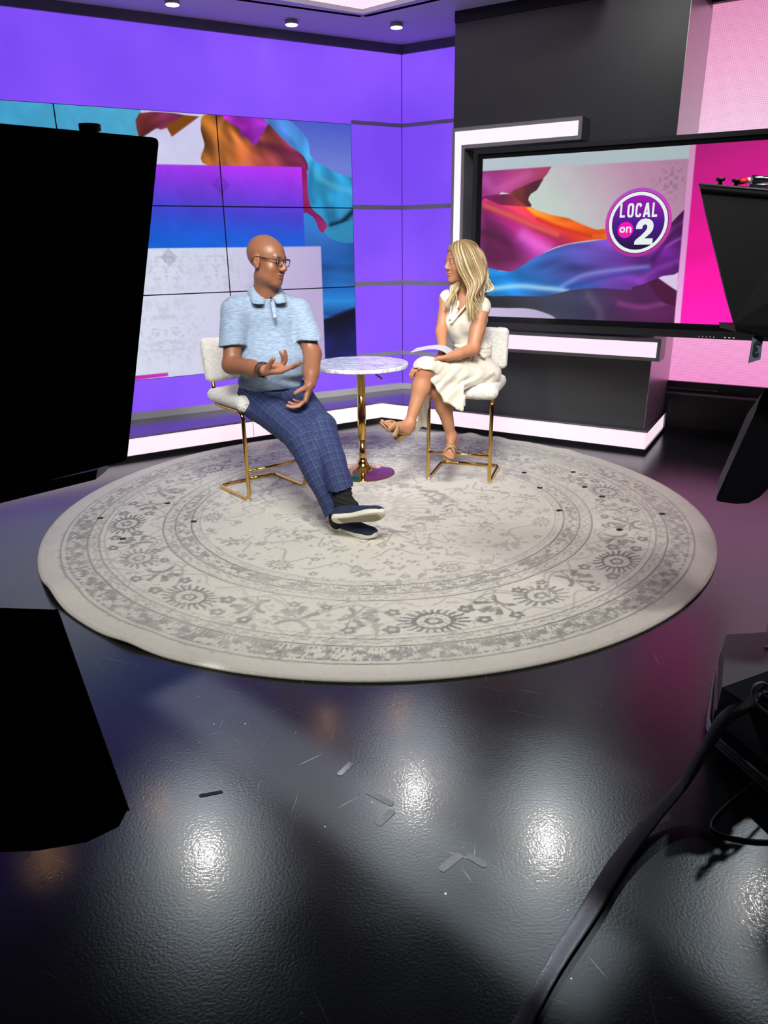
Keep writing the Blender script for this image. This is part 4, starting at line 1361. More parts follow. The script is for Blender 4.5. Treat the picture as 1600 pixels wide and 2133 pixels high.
def make_stool(loc, face, label, width, depth):
    """cantilever counter stool; local +y is the front, origin under the middle of the front legs"""
    t = empty('counter_stool', (0, 0, 0), label, 'stool')
    w2 = width / 2
    bm = bmesh.new()
    for s in (-1, 1):
        pts = [(s * w2 * 0.93, -depth * 0.98, 0.80), (s * w2 * 0.93, -depth * 0.93, 0.60), (s * w2 * 0.96, -depth * 0.84, 0.572), (s * w2, -0.005, 0.572), (s * w2, 0, 0.012), (s * w2, -depth, 0.012), (0, -depth, 0.012)]
        tube(bm, fillet_path([Vector(p) for p in pts], 0.055, 8), 0.0125, 14)
    obj('frame', bm, M_gold, t, True)
    bm = bmesh.new(); tube(bm, [(-w2, 0, 0.2), (w2, 0, 0.2)], 0.0105, 12)
    obj('foot_rail', bm, M_gold, t, True)
    bm = bmesh.new()
    loft(bm, [(-w2 + 0.02, 0.01, 0.582), (w2 - 0.02, 0.01, 0.582), (w2 - 0.02, -depth + 0.04, 0.582), (-w2 + 0.02, -depth + 0.04, 0.582)],
         [(-w2 + 0.0, 0.02, 0.592), (w2 - 0.0, 0.02, 0.592), (w2 - 0.0, -depth + 0.03, 0.592), (-w2 + 0.0, -depth + 0.03, 0.592)])
    obj('seat_board', bm, mat('seat_board', (0.25, 0.16, 0.12), 0.5), t)
    fz = lambda seed, amp: (lambda P: amp * (vnoise(P, 70, seed) + 0.6 * vnoise(P, 130, seed + 1)))
    F = Field()
    F.box((0, -depth / 2 + 0.012, 0.632), (w2 + 0.03, depth / 2 + 0.03, 0.043), 0.04)
    F.cap((-w2 + 0.01, 0.012, 0.628), (w2 - 0.01, 0.012, 0.628), 0.046, k=0.03)
    F.ell((0, -depth / 2, 0.662), (w2 * 0.8, depth * 0.4, 0.022), k=0.04)
    F.warp = fz(3, 0.0022)
    V, Q = F.mesh(0.006); from_np('seat', V, Q, M_boucle, t)
    F = Field()
    n_ = Vector((0, -0.14, 0.99)).normalized(); y_ = Vector((0, 0.99, 0.14)).normalized()
    F.box((0, -depth - 0.005, 0.85), (w2 + 0.03, 0.036, 0.138), 0.034, M=((1, 0, 0), tuple(y_), tuple(n_)))
    F.warp = fz(9, 0.0022)
    V, Q = F.mesh(0.006); from_np('backrest', V, Q, M_boucle, t)
    for s in (-1, 1):
        for yy in (-0.02, -depth + 0.02):
            bm = bmesh.new(); lathe(bm, [(0, -0.012), (0.011, -0.012), (0.012, 0.002), (0, 0.002)], (s * w2, yy, 0.012), 14)
            obj('foot_pad', bm, M_clear, t, True)
    a = math.atan2(-face[0], face[1])
    t.rotation_euler = (0, 0, a)
    t.location = (loc[0], loc[1], 0.014)
    return t


make_stool((-0.688, 4.577), (0.641, -0.767), 'cream boucle counter stool with gold frame carrying the man in the blue polo shirt', 0.43, 0.40)
make_stool((0.507, 4.79), (-0.294, -0.956), 'cream boucle counter stool with gold frame carrying the woman in the white dress', 0.42, 0.43)


# marble pedestal table
def marble():
    m = mat('white_marble', (0.85, 0.83, 0.85), 0.12, spec=0.6)
    nt = m.node_tree; b = nt.nodes['Principled BSDF']; N = nt.nodes.new; L = nt.links.new
    tc = N('ShaderNodeTexCoord')
    acc = None
    for sc, seed, wd_, st in ((4.2, 0, 0.035, 0.9), (9.0, 5, 0.03, 0.55), (2.1, 9, 0.05, 0.6)):
        mp = N('ShaderNodeMapping'); mp.inputs['Location'].default_value = (seed, seed * 1.3, 0); mp.inputs['Scale'].default_value = (1, 1.8, 1); mp.inputs['Rotation'].default_value = (0, 0, 0.5)
        L(tc.outputs['Object'], mp.inputs['Vector'])
        n_ = N('ShaderNodeTexNoise'); n_.inputs['Scale'].default_value = sc; n_.inputs['Detail'].default_value = 6; n_.inputs['Distortion'].default_value = 1.3
        L(mp.outputs[0], n_.inputs['Vector'])
        s1 = N('ShaderNodeMath'); s1.operation = 'SUBTRACT'; s1.inputs[1].default_value = 0.5; L(n_.outputs['Fac'], s1.inputs[0])
        s2 = N('ShaderNodeMath'); s2.operation = 'ABSOLUTE'; L(s1.outputs[0], s2.inputs[0])
        g = N('ShaderNodeMapRange'); g.inputs['From Min'].default_value = 0; g.inputs['From Max'].default_value = wd_; g.inputs['To Min'].default_value = st; g.inputs['To Max'].default_value = 0
        L(s2.outputs[0], g.inputs['Value'])
        if acc is None: acc = g.outputs[0]
        else:
            mx = N('ShaderNodeMath'); mx.operation = 'MAXIMUM'; L(acc, mx.inputs[0]); L(g.outputs[0], mx.inputs[1]); acc = mx.outputs[0]
    mc = N('ShaderNodeMix'); mc.data_type = 'RGBA'; L(acc, mc.inputs['Factor'])
    mc.inputs['A'].default_value = (0.86, 0.85, 0.87, 1); mc.inputs['B'].default_value = (0.33, 0.31, 0.37, 1)
    L(mc.outputs['Result'], b.inputs['Base Color'])
    return m


TC = (-0.147, 5.05, 0.0)
tb = empty('pedestal_table', (TC[0], TC[1], 0.014), 'round marble-topped pedestal table with a gold column between the two people', 'table')
bm = bmesh.new(); lathe(bm, [(0, 0.762), (0.318, 0.762), (0.325, 0.767), (0.325, 0.785), (0.321, 0.790), (0, 0.790)], TC, 96)
obj('tabletop', bm, marble(), tb)
bm = bmesh.new(); lathe(bm, [(0, 0.02), (0.024, 0.02), (0.024, 0.27), (0, 0.27)], TC, 40); obj('inner_column', bm, M_gold, tb, True)
bm = bmesh.new(); lathe(bm, [(0, 0.255), (0.0275, 0.255), (0.0285, 0.258), (0.0285, 0.762), (0, 0.762)], TC, 40); o = obj('column', bm, M_gold, tb, True)
bm = bmesh.new(); lathe(bm, [(0, 0.115), (0.026, 0.115), (0.030, 0.112), (0.034, 0.095), (0.045, 0.07), (0.068, 0.05), (0.11, 0.034), (0.17, 0.024), (0.222, 0.019), (0.229, 0.017), (0.229, 0.0145), (0, 0.0145)], TC, 96)
obj('base', bm, M_gold, tb, True)
bm = bmesh.new()
tube(bm, [Vector(TC) + Vector(v) for v in ((0.01, -0.04, 0.758), (0.07, -0.05, 0.745), (0.11, -0.06, 0.715))], 0.004, 8)
tube(bm, [Vector(TC) + Vector(v) for v in ((0.085, -0.055, 0.735), (0.145, -0.065, 0.69))], [0.005, 0.008], 10)
obj('height_lever', bm, mat('bronze_lever', (0.25, 0.15, 0.10), 0.3, metal=0.8), tb, True)

# ================================================================== CAMERA RIGS, CABLES
M_hood = mat('black_hood_fabric', (0.004, 0.0035, 0.005), 0.7, bump=(300, 0.2, 0.001))
M_hood2 = mat('black_metal_shell', (0.004, 0.004, 0.006), 0.5, spec=0.3)
M_greybox = mat('charcoal_moulded_plastic', (0.055, 0.057, 0.062), 0.5, bump=(500, 0.15, 0.001))


def shrink(pts, dy, k, c=None):
    """far outline of a hood: pushed away by dy and narrowed about its centre"""
    c = c or sum((Vector(p) for p in pts), Vector()) / len(pts)
    return [c + (Vector(p) - c) * k + Vector((0, dy, 0)) for p in pts]


def rounded(pts, rr_, n=5):
    P = [Vector(p) for p in pts]; out = []; m_ = len(P)
    for i in range(m_):
        a, b = P[i - 1] - P[i], P[(i + 1) % m_] - P[i]
        d = min(rr_, a.length * .4, b.length * .4); p0 = P[i] + a.normalized() * d; p2 = P[i] + b.normalized() * d
        for k in range(n + 1):
            t = k / n; out.append((1 - t) ** 2 * p0 + 2 * t * (1 - t) * P[i] + t * t * p2)
    return out


# left rig
lr = empty('studio_camera', (-0.75, 1.2, 0.0), 'black studio camera rig at the left edge, nearest the viewer, with a huge prompter hood', 'camera', 'studio camera rigs')
hp = [(-0.273,1.02,1.676), (-0.367,1.02,1.262), (-0.543,0.92,1.239), (-0.733,0.86,1.213), (-0.625,0.86,1.697), (-0.441,0.94,1.684)]
hp = rounded(hp, 0.008, 4)
bm = bmesh.new(); loft(bm, hp, shrink(hp, 0.16, 0.6)); obj('prompter_hood', bm, M_hood, lr, False, bevel=0.002)
bm = bmesh.new()
q = [(-0.419,1.04,1.243), (-0.424,1.04,1.228), (-0.593,1,1.196), (-0.589,1,1.216)]
loft(bm, [Vector(v) for v in q], [Vector(v) + Vector((0, 0.05, 0)) for v in q]); obj('mounting_plate', bm, M_greybox, lr, bevel=0.002)
bm = bmesh.new()
q = Vector((-0.357,1.02,1.69))
lathe(bm, [(0, -0.010), (0.010, -0.010), (0.010, -0.006), (0.013, -0.005), (0.013, 0.002), (0, 0.002)], tuple(q), 16); obj('knob', bm, M_black, lr, True)
sk = [(-0.521,1.05,1.01), (-0.461,1.05,0.612), (-0.472,1.03,0.594), (-0.518,1,0.589), (-0.58,0.96,0.611), (-0.663,0.92,0.646), (-0.894,0.88,0.697), (-0.794,0.9,1.103), (-0.581,1,1.04)]
bm = bmesh.new(); loft(bm, [Vector(v) for v in sk], shrink(sk, 0.1, 0.6)); obj('pedestal_skirt', bm, M_hood2, lr, bevel=0.003)
bm = bmesh.new()
e = [(-0.519,1.045,1.014), (-0.457,1.045,0.616)]
tube(bm, [Vector(v) for v in e], 0.0022, 8); obj('skirt_edge', bm, mat('worn_black_edge', (0.03, 0.03, 0.034), 0.4), lr, True)
bm = bmesh.new(); tube(bm, [(-1.2, 1.02, 0.05), (-1.2, 1.02, 1.75)], 0.07, 20); obj('column', bm, M_black, lr, True)
bm = bmesh.new(); lathe(bm, [(0, 0), (0.22, 0), (0.24, 0.03), (0.22, 0.09), (0, 0.1)], (-1.25, 0.95, 0.0), 32); obj('base', bm, M_black, lr, True)

# right rig
rr0 = empty('studio_camera', (1.75, 2.6, 0.0), 'black studio camera rig at the right edge, showing the marker card 3 under its hood', 'camera', 'studio camera rigs')
hp = [(0.971,2.45,1.71), (1.139,2.45,1.292), (1.153,2.45,1.283), (1.381,2.4,1.28), (1.622,2.3,1.264), (1.636,2.3,1.679), (1.305,2.4,1.682)]
bm = bmesh.new(); loft(bm, [Vector(v) for v in hp], shrink(hp, 0.25, 0.62)); obj('prompter_hood', bm, M_hood, rr0, bevel=0.004)
bm = bmesh.new()
tube(bm, [Vector(v) for v in ((0.967,2.44,1.707), (1.166,2.41,1.686), (1.367,2.38,1.672))], 0.004, 8); obj('hood_edge', bm, mat('hood_edge', (0.05, 0.05, 0.055), 0.5), rr0, True)
for q in ((1.036,2.45,1.713), (1.085,2.45,1.709)):
    bm = bmesh.new(); lathe(bm, [(0, -0.012), (0.006, -0.012), (0.006, 0.002), (0.013, 0.003), (0.014, 0.012), (0, 0.013)], q, 16); obj('knob', bm, M_black, rr0, True)
bm = bmesh.new(); tube(bm, [Vector(v) for v in ((1.09,2.44,1.712), (1.113,2.44,1.716))], [0.0085, 0.0075], 12); obj('clip', bm, mat('red_clip', (0.75, 0.03, 0.02), 0.35), rr0, True)
bm = bmesh.new(); tube(bm, [Vector(v) for v in ((1.112,2.44,1.716), (1.12,2.44,1.717))], 0.0075, 12); obj('clip_end', bm, mat('white_clip_end', (0.8, 0.8, 0.75), 0.4), rr0, True)
bm = bmesh.new()
q = Vector((1.151,2.44,1.715))
tube(bm, [q + Vector((-0.025, 0, 0.004)), q + Vector((0.03, 0, 0.003)), q + Vector((0.09, 0, -0.008))], [0.012, 0.009, 0.008], 10)
tube(bm, [q + Vector((-0.03, 0, -0.012)), q + Vector((0.12, 0, -0.016))], 0.006, 8)
obj('latch', bm, mat('chrome_latch', (0.6, 0.6, 0.65), 0.18, metal=1.0), rr0, True)
bm = bmesh.new()
q = [(1.14,2.44,1.286), (1.146,2.44,1.268), (1.297,2.4,1.239), (1.458,2.36,1.236), (1.448,2.36,1.283)]
loft(bm, [Vector(v) for v in q], [Vector(v) + Vector((0, 0.12, 0)) for v in q]); obj('camera_tray', bm, M_hood2, rr0, bevel=0.003)
# hanging marker card
cc = [(1.199,2.43,1.256), (1.233,2.43,1.254), (1.235,2.43,1.179), (1.198,2.43,1.167)]
bm = bmesh.new(); cc = [Vector(v) for v in cc]
loft(bm, cc, [v + Vector((0, 0.003, 0)) for v in cc])
card = obj('marker_card', bm, mat('grey_marker_card', (0.16, 0.19, 0.24), 0.4), rr0)
cd = bpy.data.curves.new('marker_figure', 'FONT'); cd.body = '3'; cd.size = 0.075; cd.offset = 0.003
fo = bpy.data.objects.new('marker_figure', cd); COL.objects.link(fo)
me = bpy.data.meshes.new_from_object(fo.evaluated_get(bpy.context.evaluated_depsgraph_get()))
bpy.data.objects.remove(fo)
xs = [v.co.x for v in me.vertices]; ys = [v.co.y for v in me.vertices]
mx_, my_ = (max(xs) + min(xs)) / 2, (max(ys) + min(ys)) / 2
uu = (cc[1] - cc[0]).normalized(); vv = (cc[0] - cc[3]).normalized(); cen = sum(cc, Vector()) / 4 + Vector((0, -0.0015, 0))
for v in me.vertices:
    p_ = cen - uu * (v.co.x - mx_) * 0.72 - vv * (v.co.y - my_) * 0.9      # the figure hangs upside down
    v.co = p_
fo = link('marker_figure', me, mat('marker_ink', (0.02, 0.03, 0.06), 0.5), card)
sk = [(1.326,2.55,1.056), (1.217,2.55,0.663), (1.219,2.55,0.65), (1.239,2.55,0.644), (1.295,2.55,0.636), (1.338,2.55,0.639), (1.374,2.55,0.661), (1.4,2.55,0.694), (1.652,2.5,0.685), (1.578,2.5,1.052), (1.342,2.55,1.059)]
bm = bmesh.new(); loft(bm, [Vector(v) for v in sk], shrink(sk, 0.12, 0.62)); obj('pedestal_skirt', bm, M_hood2, rr0, bevel=0.003)
bm = bmesh.new(); tube(bm, [Vector(v) for v in ((1.324,2.545,1.057), (1.216,2.545,0.664))], 0.0025, 8); obj('skirt_edge', bm, mat('worn_black_edge2', (0.03, 0.03, 0.034), 0.4), rr0, True)
bm = bmesh.new(); tube(bm, [(1.86, 2.62, 0.05), (1.86, 2.62, 1.5)], 0.07, 20); obj('column', bm, M_black, rr0, True)
bm = bmesh.new(); lathe(bm, [(0, 0), (0.3, 0), (0.32, 0.04), (0.3, 0.12), (0, 0.14)], (1.95, 2.7, 0.0), 32); obj('base', bm, M_black, rr0, True)

# robotic pedestal base at the lower right
pb = empty('camera_dolly', (1.1, 1.9, 0.0), 'charcoal wedge-topped pedestal base with a silver bumper at the lower right', 'camera pedestal')
t1, t2, t3, t4, t5, t6 = (Vector(v) for v in ((1.107,2.117,0.34), (1.318,2.137,0.34), (1.214,1.936,0.34), (0.964,1.816,0.34), (1.03,1.8,0.3), (1.223,1.941,0.3)))
bm = bmesh.new()
far = [t2 + Vector((0.3, 0, 0)), t3 + Vector((0.3, 0, 0))]
f4 = Vector((1.053,1.993,0.1)); f1 = Vector((1.191,2.297,0.1))
ring = [t1, t2, far[0], far[1], t3, t4]
vs = {n_: bm.verts.new(v) for n_, v in dict(t1=t1, t2=t2, f0=far[0], f1=far[1], t3=t3, t4=t4, t5=t5, t6=t6, t7=t6 + Vector((0.3, 0, 0)),
      b1=Vector((f1.x, f1.y, 0.1)), b4=Vector((f4.x, f4.y, 0.1)), b5=Vector((1.118,1.778,0.1)), b6=Vector((1.183,1.641,0.1)), b2=Vector((t2.x + 0.3, t1.y + 0.05, 0.1))).items()}
for f in (('t1', 't4', 't3', 't2'), ('t2', 't3', 'f1', 'f0'), ('t4', 't5', 't6', 't3'), ('t3', 't6', 't7', 'f1'), ('t1', 'b1', 'b4', 't4'), ('t4', 'b4', 'b5', 't5'), ('t5', 'b5', 'b6', 't7', 't6'), ('t1', 't2', 'f0', 'b2', 'b1'), ('f0', 'f1', 't7', 'b6', 'b2'), ('b1', 'b2', 'b6', 'b5', 'b4')):
    bm.faces.new([vs[k] for k in f])
bm.normal_update(); bmesh.ops.triangulate(bm, faces=bm.faces[:]); obj('cover', bm, M_greybox, pb)
bm = bmesh.new()
o = [Vector(v) for v in ((1.247,2.403,0), (1.086,2.073,0), (1.084,2.012,0), (1.172,1.74,0), (1.303,1.676,0), (1.741,2.418,0))]
prism(bm, [v.to_tuple()[:2] for v in o], 0.02, 0.1); obj('chassis', bm, M_hood2, pb)
M_bump = mat('silver_bumper', (0.22, 0.22, 0.23), 0.3, metal=0.6)
bm = bmesh.new()
bp_ = [Vector(v) for v in ((1.166,2.259,0.085), (1.044,2.014,0.085), (1.03,1.942,0.085), (1.107,1.683,0.085))]
for dz in (0.0, -0.014, -0.028): tube(bm, fillet_path([v + Vector((0, 0, dz)) for v in bp_], 0.02), 0.0065, 8)
obj('bumper', bm, M_bump, pb, True)
bm = bmesh.new()
q = [Vector(v) for v in ((1.156,2.236,0.1), (1.039,1.978,0.1))]
loft(bm, [q[0] + Vector((0, 0, 0)), q[1], q[1] + Vector((0, 0, 0.05)), q[0] + Vector((0, 0, 0.05))], [v + Vector((0.008, 0, 0)) for v in (q[0], q[1], q[1] + Vector((0, 0, 0.05)), q[0] + Vector((0, 0, 0.05)))])
obj('side_rail', bm, M_bump, pb)
bm = bmesh.new(); lathe(bm, [(0, 0), (0.006, 0), (0.006, 0.006), (0, 0.007)], (1.197,2.03,0.34), 12); obj('button', bm, mat('orange_button', (0.8, 0.12, 0.02), 0.4), pb, True)
bm = bmesh.new()
lp = smooth_path([(1.11,1.828,0.33), (1.074,1.805,0.36), (1.037,1.778,0.37), (1.036,1.781,0.34), (1.05,1.773,0.31), (1.103,1.778,0.27), (1.203,1.839,0.2)], 6)
tube(bm, lp, 0.0048, 10); obj('cable_loop', bm, mat('grey_sleeved_cable', (0.33, 0.33, 0.36), 0.45), pb, True)
M_con = mat('black_connector', (0.02, 0.02, 0.022), 0.3)
for k, q in enumerate(((1.07,1.803,0.32), (1.097,1.829,0.31), (1.104,1.817,0.3), (1.053,1.787,0.31))):
    bm = bmesh.new()
    tube(bm, [Vector(q) + Vector((0.03, -0.01, -0.01)), Vector(q), Vector(q) + Vector((-0.012, -0.02, -0.012))], 0.008, 8)
    obj('connector', bm, M_con, pb, True)


# braided cable loom
def braid():
    m = mat('braided_sleeve', (0.02, 0.02, 0.024), 0.45)
    nt = m.node_tree; b = nt.nodes['Principled BSDF']; N = nt.nodes.new; L = nt.links.new
    a = N('ShaderNodeAttribute'); a.attribute_name = 'weave'
    sx = N('ShaderNodeSeparateXYZ'); L(a.outputs['Vector'], sx.inputs[0])
    def dg(sg):
        m1 = N('ShaderNodeMath'); m1.operation = 'MULTIPLY'; m1.inputs[1].default_value = sg * 26; L(sx.outputs['Y'], m1.inputs[0])
        m2 = N('ShaderNodeMath'); m2.operation = 'MULTIPLY'; m2.inputs[1].default_value = 950.0; L(sx.outputs['X'], m2.inputs[0])
        m3 = N('ShaderNodeMath'); m3.operation = 'ADD'; L(m1.outputs[0], m3.inputs[0]); L(m2.outputs[0], m3.inputs[1])
        m4 = N('ShaderNodeMath'); m4.operation = 'SINE'; L(m3.outputs[0], m4.inputs[0]); return m4.outputs[0]
    mm = N('ShaderNodeMath'); mm.operation = 'MULTIPLY'; L(dg(1), mm.inputs[0]); L(dg(-1), mm.inputs[1])
    mr = N('ShaderNodeMapRange'); mr.inputs['From Min'].default_value = 0.0; mr.inputs['From Max'].default_value = 1; L(mm.outputs[0], mr.inputs['Value'])
    mc = N('ShaderNodeMix'); mc.data_type = 'RGBA'; L(mr.outputs[0], mc.inputs['Factor']); mc.inputs['A'].default_value = (0.012, 0.012, 0.015, 1); mc.inputs['B'].default_value = (0.075, 0.072, 0.09, 1)
    L(mc.outputs['Result'], b.inputs['Base Color'])
    bp = N('ShaderNodeBump'); bp.inputs['Strength'].default_value = 0.6; bp.inputs['Distance'].default_value = 0.002; L(mm.outputs[0], bp.inputs['Height']); L(bp.outputs[0], b.inputs['Normal'])
    return m


cp = smooth_path([(1.125,1.868,0.29), (1.039,1.807,0.29), (0.968,1.786,0.25), (0.918,1.762,0.17), (0.849,1.717,0.09), (0.733,1.627,0.045), (0.604,1.5,0.022), (0.483,1.349,0.02), (0.379,1.222,0.02), (0.298,1.112,0.02), (0.231,1.014,0.02), (0.164,0.903,0.02)], 14)
nn_ = len(cp)
rr_ = [0.0165 + 0.003 * math.sin(k / nn_ * 14) + (0.004 * (k / nn_)) for k in range(nn_)]
bm = bmesh.new()
tube(bm, cp, [(0.8 * q, 1.1 * q) for q in rr_], 28)
o = obj('cable_loom', bm, braid(), None, True)
# weave coordinate: length along, angle around
me = o.data
L_ = np.concatenate([[0], np.cumsum(np.linalg.norm(np.diff(cp, axis=0), axis=1))])
at = me.attributes.new('weave', 'FLOAT_VECTOR', 'POINT')
w_ = np.zeros((len(me.vertices), 3), np.float32)
for k in range(len(me.vertices)):
    w_[k, 0] = L_[min(k // 28, nn_ - 1)]; w_[k, 1] = (k % 28) / 28 * 2 * math.pi
w_[:, 1] = np.abs(w_[:, 1] - math.pi)
at.data.foreach_set('vector', w_.ravel())
tag(o, 'thick black braided cable snaking over the floor from the pedestal base', 'cable')
bm = bmesh.new()
tube(bm, smooth_path([(1.264,1.919,0.006), (1.082,1.791,0.006), (0.954,1.694,0.006), (0.905,1.636,0.006), (0.928,1.603,0.006), (1.01,1.581,0.006), (1.116,1.583,0.006)], 10), 0.0045, 8)
tag(obj('thin_cable', bm, M_black, None, True), 'thin black cable looping on the floor under the pedestal base', 'cable')

# ================================================================== PEOPLE
def V3(v): return np.array(v, float)


def nrm(v):
    v = V3(v); return v / np.linalg.norm(v)


def frame(f, up=(0, 0, 1)):
    """rows: left, forward, up"""
    f = nrm(f); l = nrm(np.cross(up, f)); u = np.cross(f, l)
    return np.array([l, f, u])


def head(F, o, M, s, male):
    def W(p): return V3(o) + s * (V3(p) @ M)
    def E(c, r, k, mode='u'): F.ell(W(c), tuple(s * q for q in r), M=M, k=k * s, mode=mode)
    E((0, -0.018, 0.036), (0.076, 0.094, 0.085), 0.02)
    E((0, 0.03, 0.032), (0.064, 0.058, 0.058), 0.03)
    E((0, 0.032, -0.03), (0.061 if male else 0.057, 0.056, 0.07), 0.03)
    E((0, 0.024 if male else 0.022, -0.074), (0.063 if male else 0.047, 0.063 if male else 0.058, 0.044 if male else 0.04), 0.03)
    E((0, 0.066, -0.103), (0.03 if male else 0.019, 0.022, 0.018), 0.025)
    for q in (-1, 1):
        E((q * 0.038, 0.056, -0.032), (0.024, 0.024, 0.024), 0.022)
        E((q * 0.031, 0.101, 0.004), (0.019, 0.015, 0.012), 0.014, 's')
        E((q * 0.031, 0.078, 0.0035), (0.0155, 0.0135, 0.0115), 0.004)
        # ear
        e = Field()
        E((q * 0.076, -0.008, -0.006), (0.010, 0.021, 0.032), 0.006)
        E((q * 0.088, -0.001, -0.004), (0.0075, 0.011, 0.018), 0.003, 's')
        E((q * 0.077, 0.000, -0.031), (0.008, 0.010, 0.010), 0.006)
        E((q * (0.0145 if male else 0.010), 0.098, -0.034), (0.0105 if male else 0.007, 0.011, 0.008), 0.008)
        E((q * 0.007, 0.108, -0.0405), (0.0035, 0.004, 0.003), 0.003, 's')
    F.cap(W((-0.032, 0.079, 0.021)), W((0.032, 0.079, 0.021)), 0.011 * s, k=0.016 * s)
    F.cap(W((0, 0.086, 0.012)), W((0, 0.108 if male else 0.106, -0.026)), 0.0085 * s, (0.0145 if male else 0.010) * s, k=0.012 * s)
    E((0, 0.090, -0.0585), (0.023, 0.010, 0.0055 if male else 0.006), 0.006)
    E((0, 0.089, -0.0705), (0.020, 0.0105, 0.007), 0.006)
    F.cap(W((-0.024, 0.099, -0.0638)), W((0.024, 0.099, -0.0638)), 0.0022 * s, k=0.004 * s, mode='s')
    return W


def head_tint(V, T, o, M, s, lip, brow, male):
    q = (V - V3(o)) @ M.T / s
    x, y, z = q[:, 0], q[:, 1], q[:, 2]
    near = (np.abs(x) < 0.12) & (np.abs(y) < 0.14) & (np.abs(z) < 0.15)
    lipm = np.exp(-((np.abs(x) / 0.023) ** 4)) * np.exp(-(((z + 0.065) / 0.0115) ** 4)) * (y > 0.075)
    T[:] = T * (1 - (lipm * 0.5)[:, None]) + V3(lip) * (lipm * 0.5)[:, None]
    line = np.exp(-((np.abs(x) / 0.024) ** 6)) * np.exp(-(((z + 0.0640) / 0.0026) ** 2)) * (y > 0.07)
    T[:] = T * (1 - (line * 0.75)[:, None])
    bz = 0.0245 - 9 * (np.abs(x) - 0.032) ** 2
    bm_ = np.exp(-(((z - bz) / (0.0042)) ** 2)) * np.clip((0.056 - np.abs(x)) / 0.006, 0, 1) * np.clip((np.abs(x) - 0.011) / 0.005, 0, 1) * (y > 0.05)
    T[:] = T * (1 - (bm_ * 0.8)[:, None]) + V3(brow) * (bm_ * 0.8)[:, None]
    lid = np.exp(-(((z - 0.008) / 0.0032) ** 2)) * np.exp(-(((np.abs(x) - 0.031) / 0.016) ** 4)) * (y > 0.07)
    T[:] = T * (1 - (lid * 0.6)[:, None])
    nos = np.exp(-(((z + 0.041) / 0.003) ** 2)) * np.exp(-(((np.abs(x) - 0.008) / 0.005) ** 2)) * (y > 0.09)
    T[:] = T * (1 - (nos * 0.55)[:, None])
    ear = (np.abs(x) > 0.078) & near
    T[ear] = T[ear] * np.array([1.08, 0.98, 0.96])
    chk = np.exp(-((np.abs(x) - 0.045) / 0.018) ** 2 - ((z + 0.035) / 0.02) ** 2) * (y > 0.03) * near
    T[:] = T * (1 - chk[:, None] * np.array([0.0, 0.10, 0.10]))


def eyes(W, M, s, parent, iris):
    for q in (-1, 1):
        c = W((q * 0.031, 0.0815, 0.0025))
        bm = bmesh.new()
        bmesh.ops.create_uvsphere(bm, u_segments=24, v_segments=16, radius=0.0122 * s)
        me_ = bpy.data.meshes.new('eye')
        for v in bm.verts: v.co = Vector(V3(c) + V3(v.co) * V3((1.1, 1.05, 0.62)) @ M if False else V3(c) + (V3(v.co) * V3((1.15, 1.0, 0.60))) @ M)
        bm.to_mesh(me_); bm.free()
        o = link('eye', me_, None, parent, True)
        a = me_.attributes.new('tint', 'FLOAT_COLOR', 'POINT')
        cols = []
        g = W((q * 0.031 + 0.001, 0.0815 + 0.0125, 0.003))
        for v in me_.vertices:
            d = np.linalg.norm(V3(v.co) - V3(g)) / s
            cc = (0.005, 0.004, 0.004) if d < 0.0032 else (iris if d < 0.0062 else (0.62, 0.6, 0.58))
            cols.extend((*cc, 1))
        a.data.foreach_set('color', cols)
        me_.materials.append(M_eye)


M_eye = attr_mat('eye_surface', 0.12)


def hand(F, w, d, n, right, s, curl, spread=(7, 2, -3, -9), thumb=None, tcurl=0.4, k=0.004):
    d = nrm(d); n = nrm(V3(n) - d * np.dot(n, d)); t = np.cross(d, n) * (1 if right else -1)
    w = V3(w)
    offs = (0.027, 0.009, -0.010, -0.027); lens = (0.090, 0.094, 0.088, 0.080)
    ph = ((0.043, 0.027, 0.021), (0.048, 0.031, 0.022), (0.044, 0.029, 0.021), (0.034, 0.021, 0.018))
    rad = (0.0101, 0.0103, 0.0096, 0.0086)
    kn = []
    for i in range(4):
        a = w + s * (t * offs[i] * 0.62 + d * 0.008); b = w + s * (t * offs[i] + d * lens[i] - n * 0.003)
        F.cap(a, b, 0.0135 * s, 0.0118 * s, k=0.014 * s); kn.append(b)
    F.ell(w + s * (d * 0.05 + n * 0.004 - t * 0.004), (0.034 * s, 0.042 * s, 0.012 * s), M=np.array([t, d, n]), k=0.01)
    tips = []
    for i in range(4):
        p = kn[i]; ph_ = R(spread[i]); dd = d * math.cos(ph_) + t * math.sin(ph_)
        ang = 0
        cs = curl[i] if hasattr(curl[0], '__len__') else (curl[i], curl[i] * 1.1, curl[i] * 0.7)
        r0 = rad[i] * s
        for j in range(3):
            ang += cs[j]
            q = p + (dd * math.cos(ang) + n * math.sin(ang)) * ph[i][j] * s
            F.cap(p, q, r0, r0 * 0.90, k=k); p = q; r0 *= 0.92
        tips.append(p)
    td = nrm(thumb[0] * t + thumb[1] * d + thumb[2] * n) if thumb else nrm(t * 0.75 + d * 0.6 + n * 0.35)
    b0 = w + s * (t * 0.016 + d * 0.018 + n * 0.004); b1 = b0 + td * 0.042 * s
    F.cap(b0, b1, 0.0165 * s, 0.0125 * s, k=0.014)
    t2 = nrm(td + d * tcurl * 0.8 + n * tcurl * 0.2); b2 = b1 + t2 * 0.033 * s; b3 = b2 + nrm(t2 + d * tcurl * 0.4 - n * 0.05) * 0.025 * s
    F.cap(b1, b2, 0.0118 * s, 0.0105 * s, k=k); F.cap(b2, b3, 0.0106 * s, 0.0090 * s, k=k)
    return tips


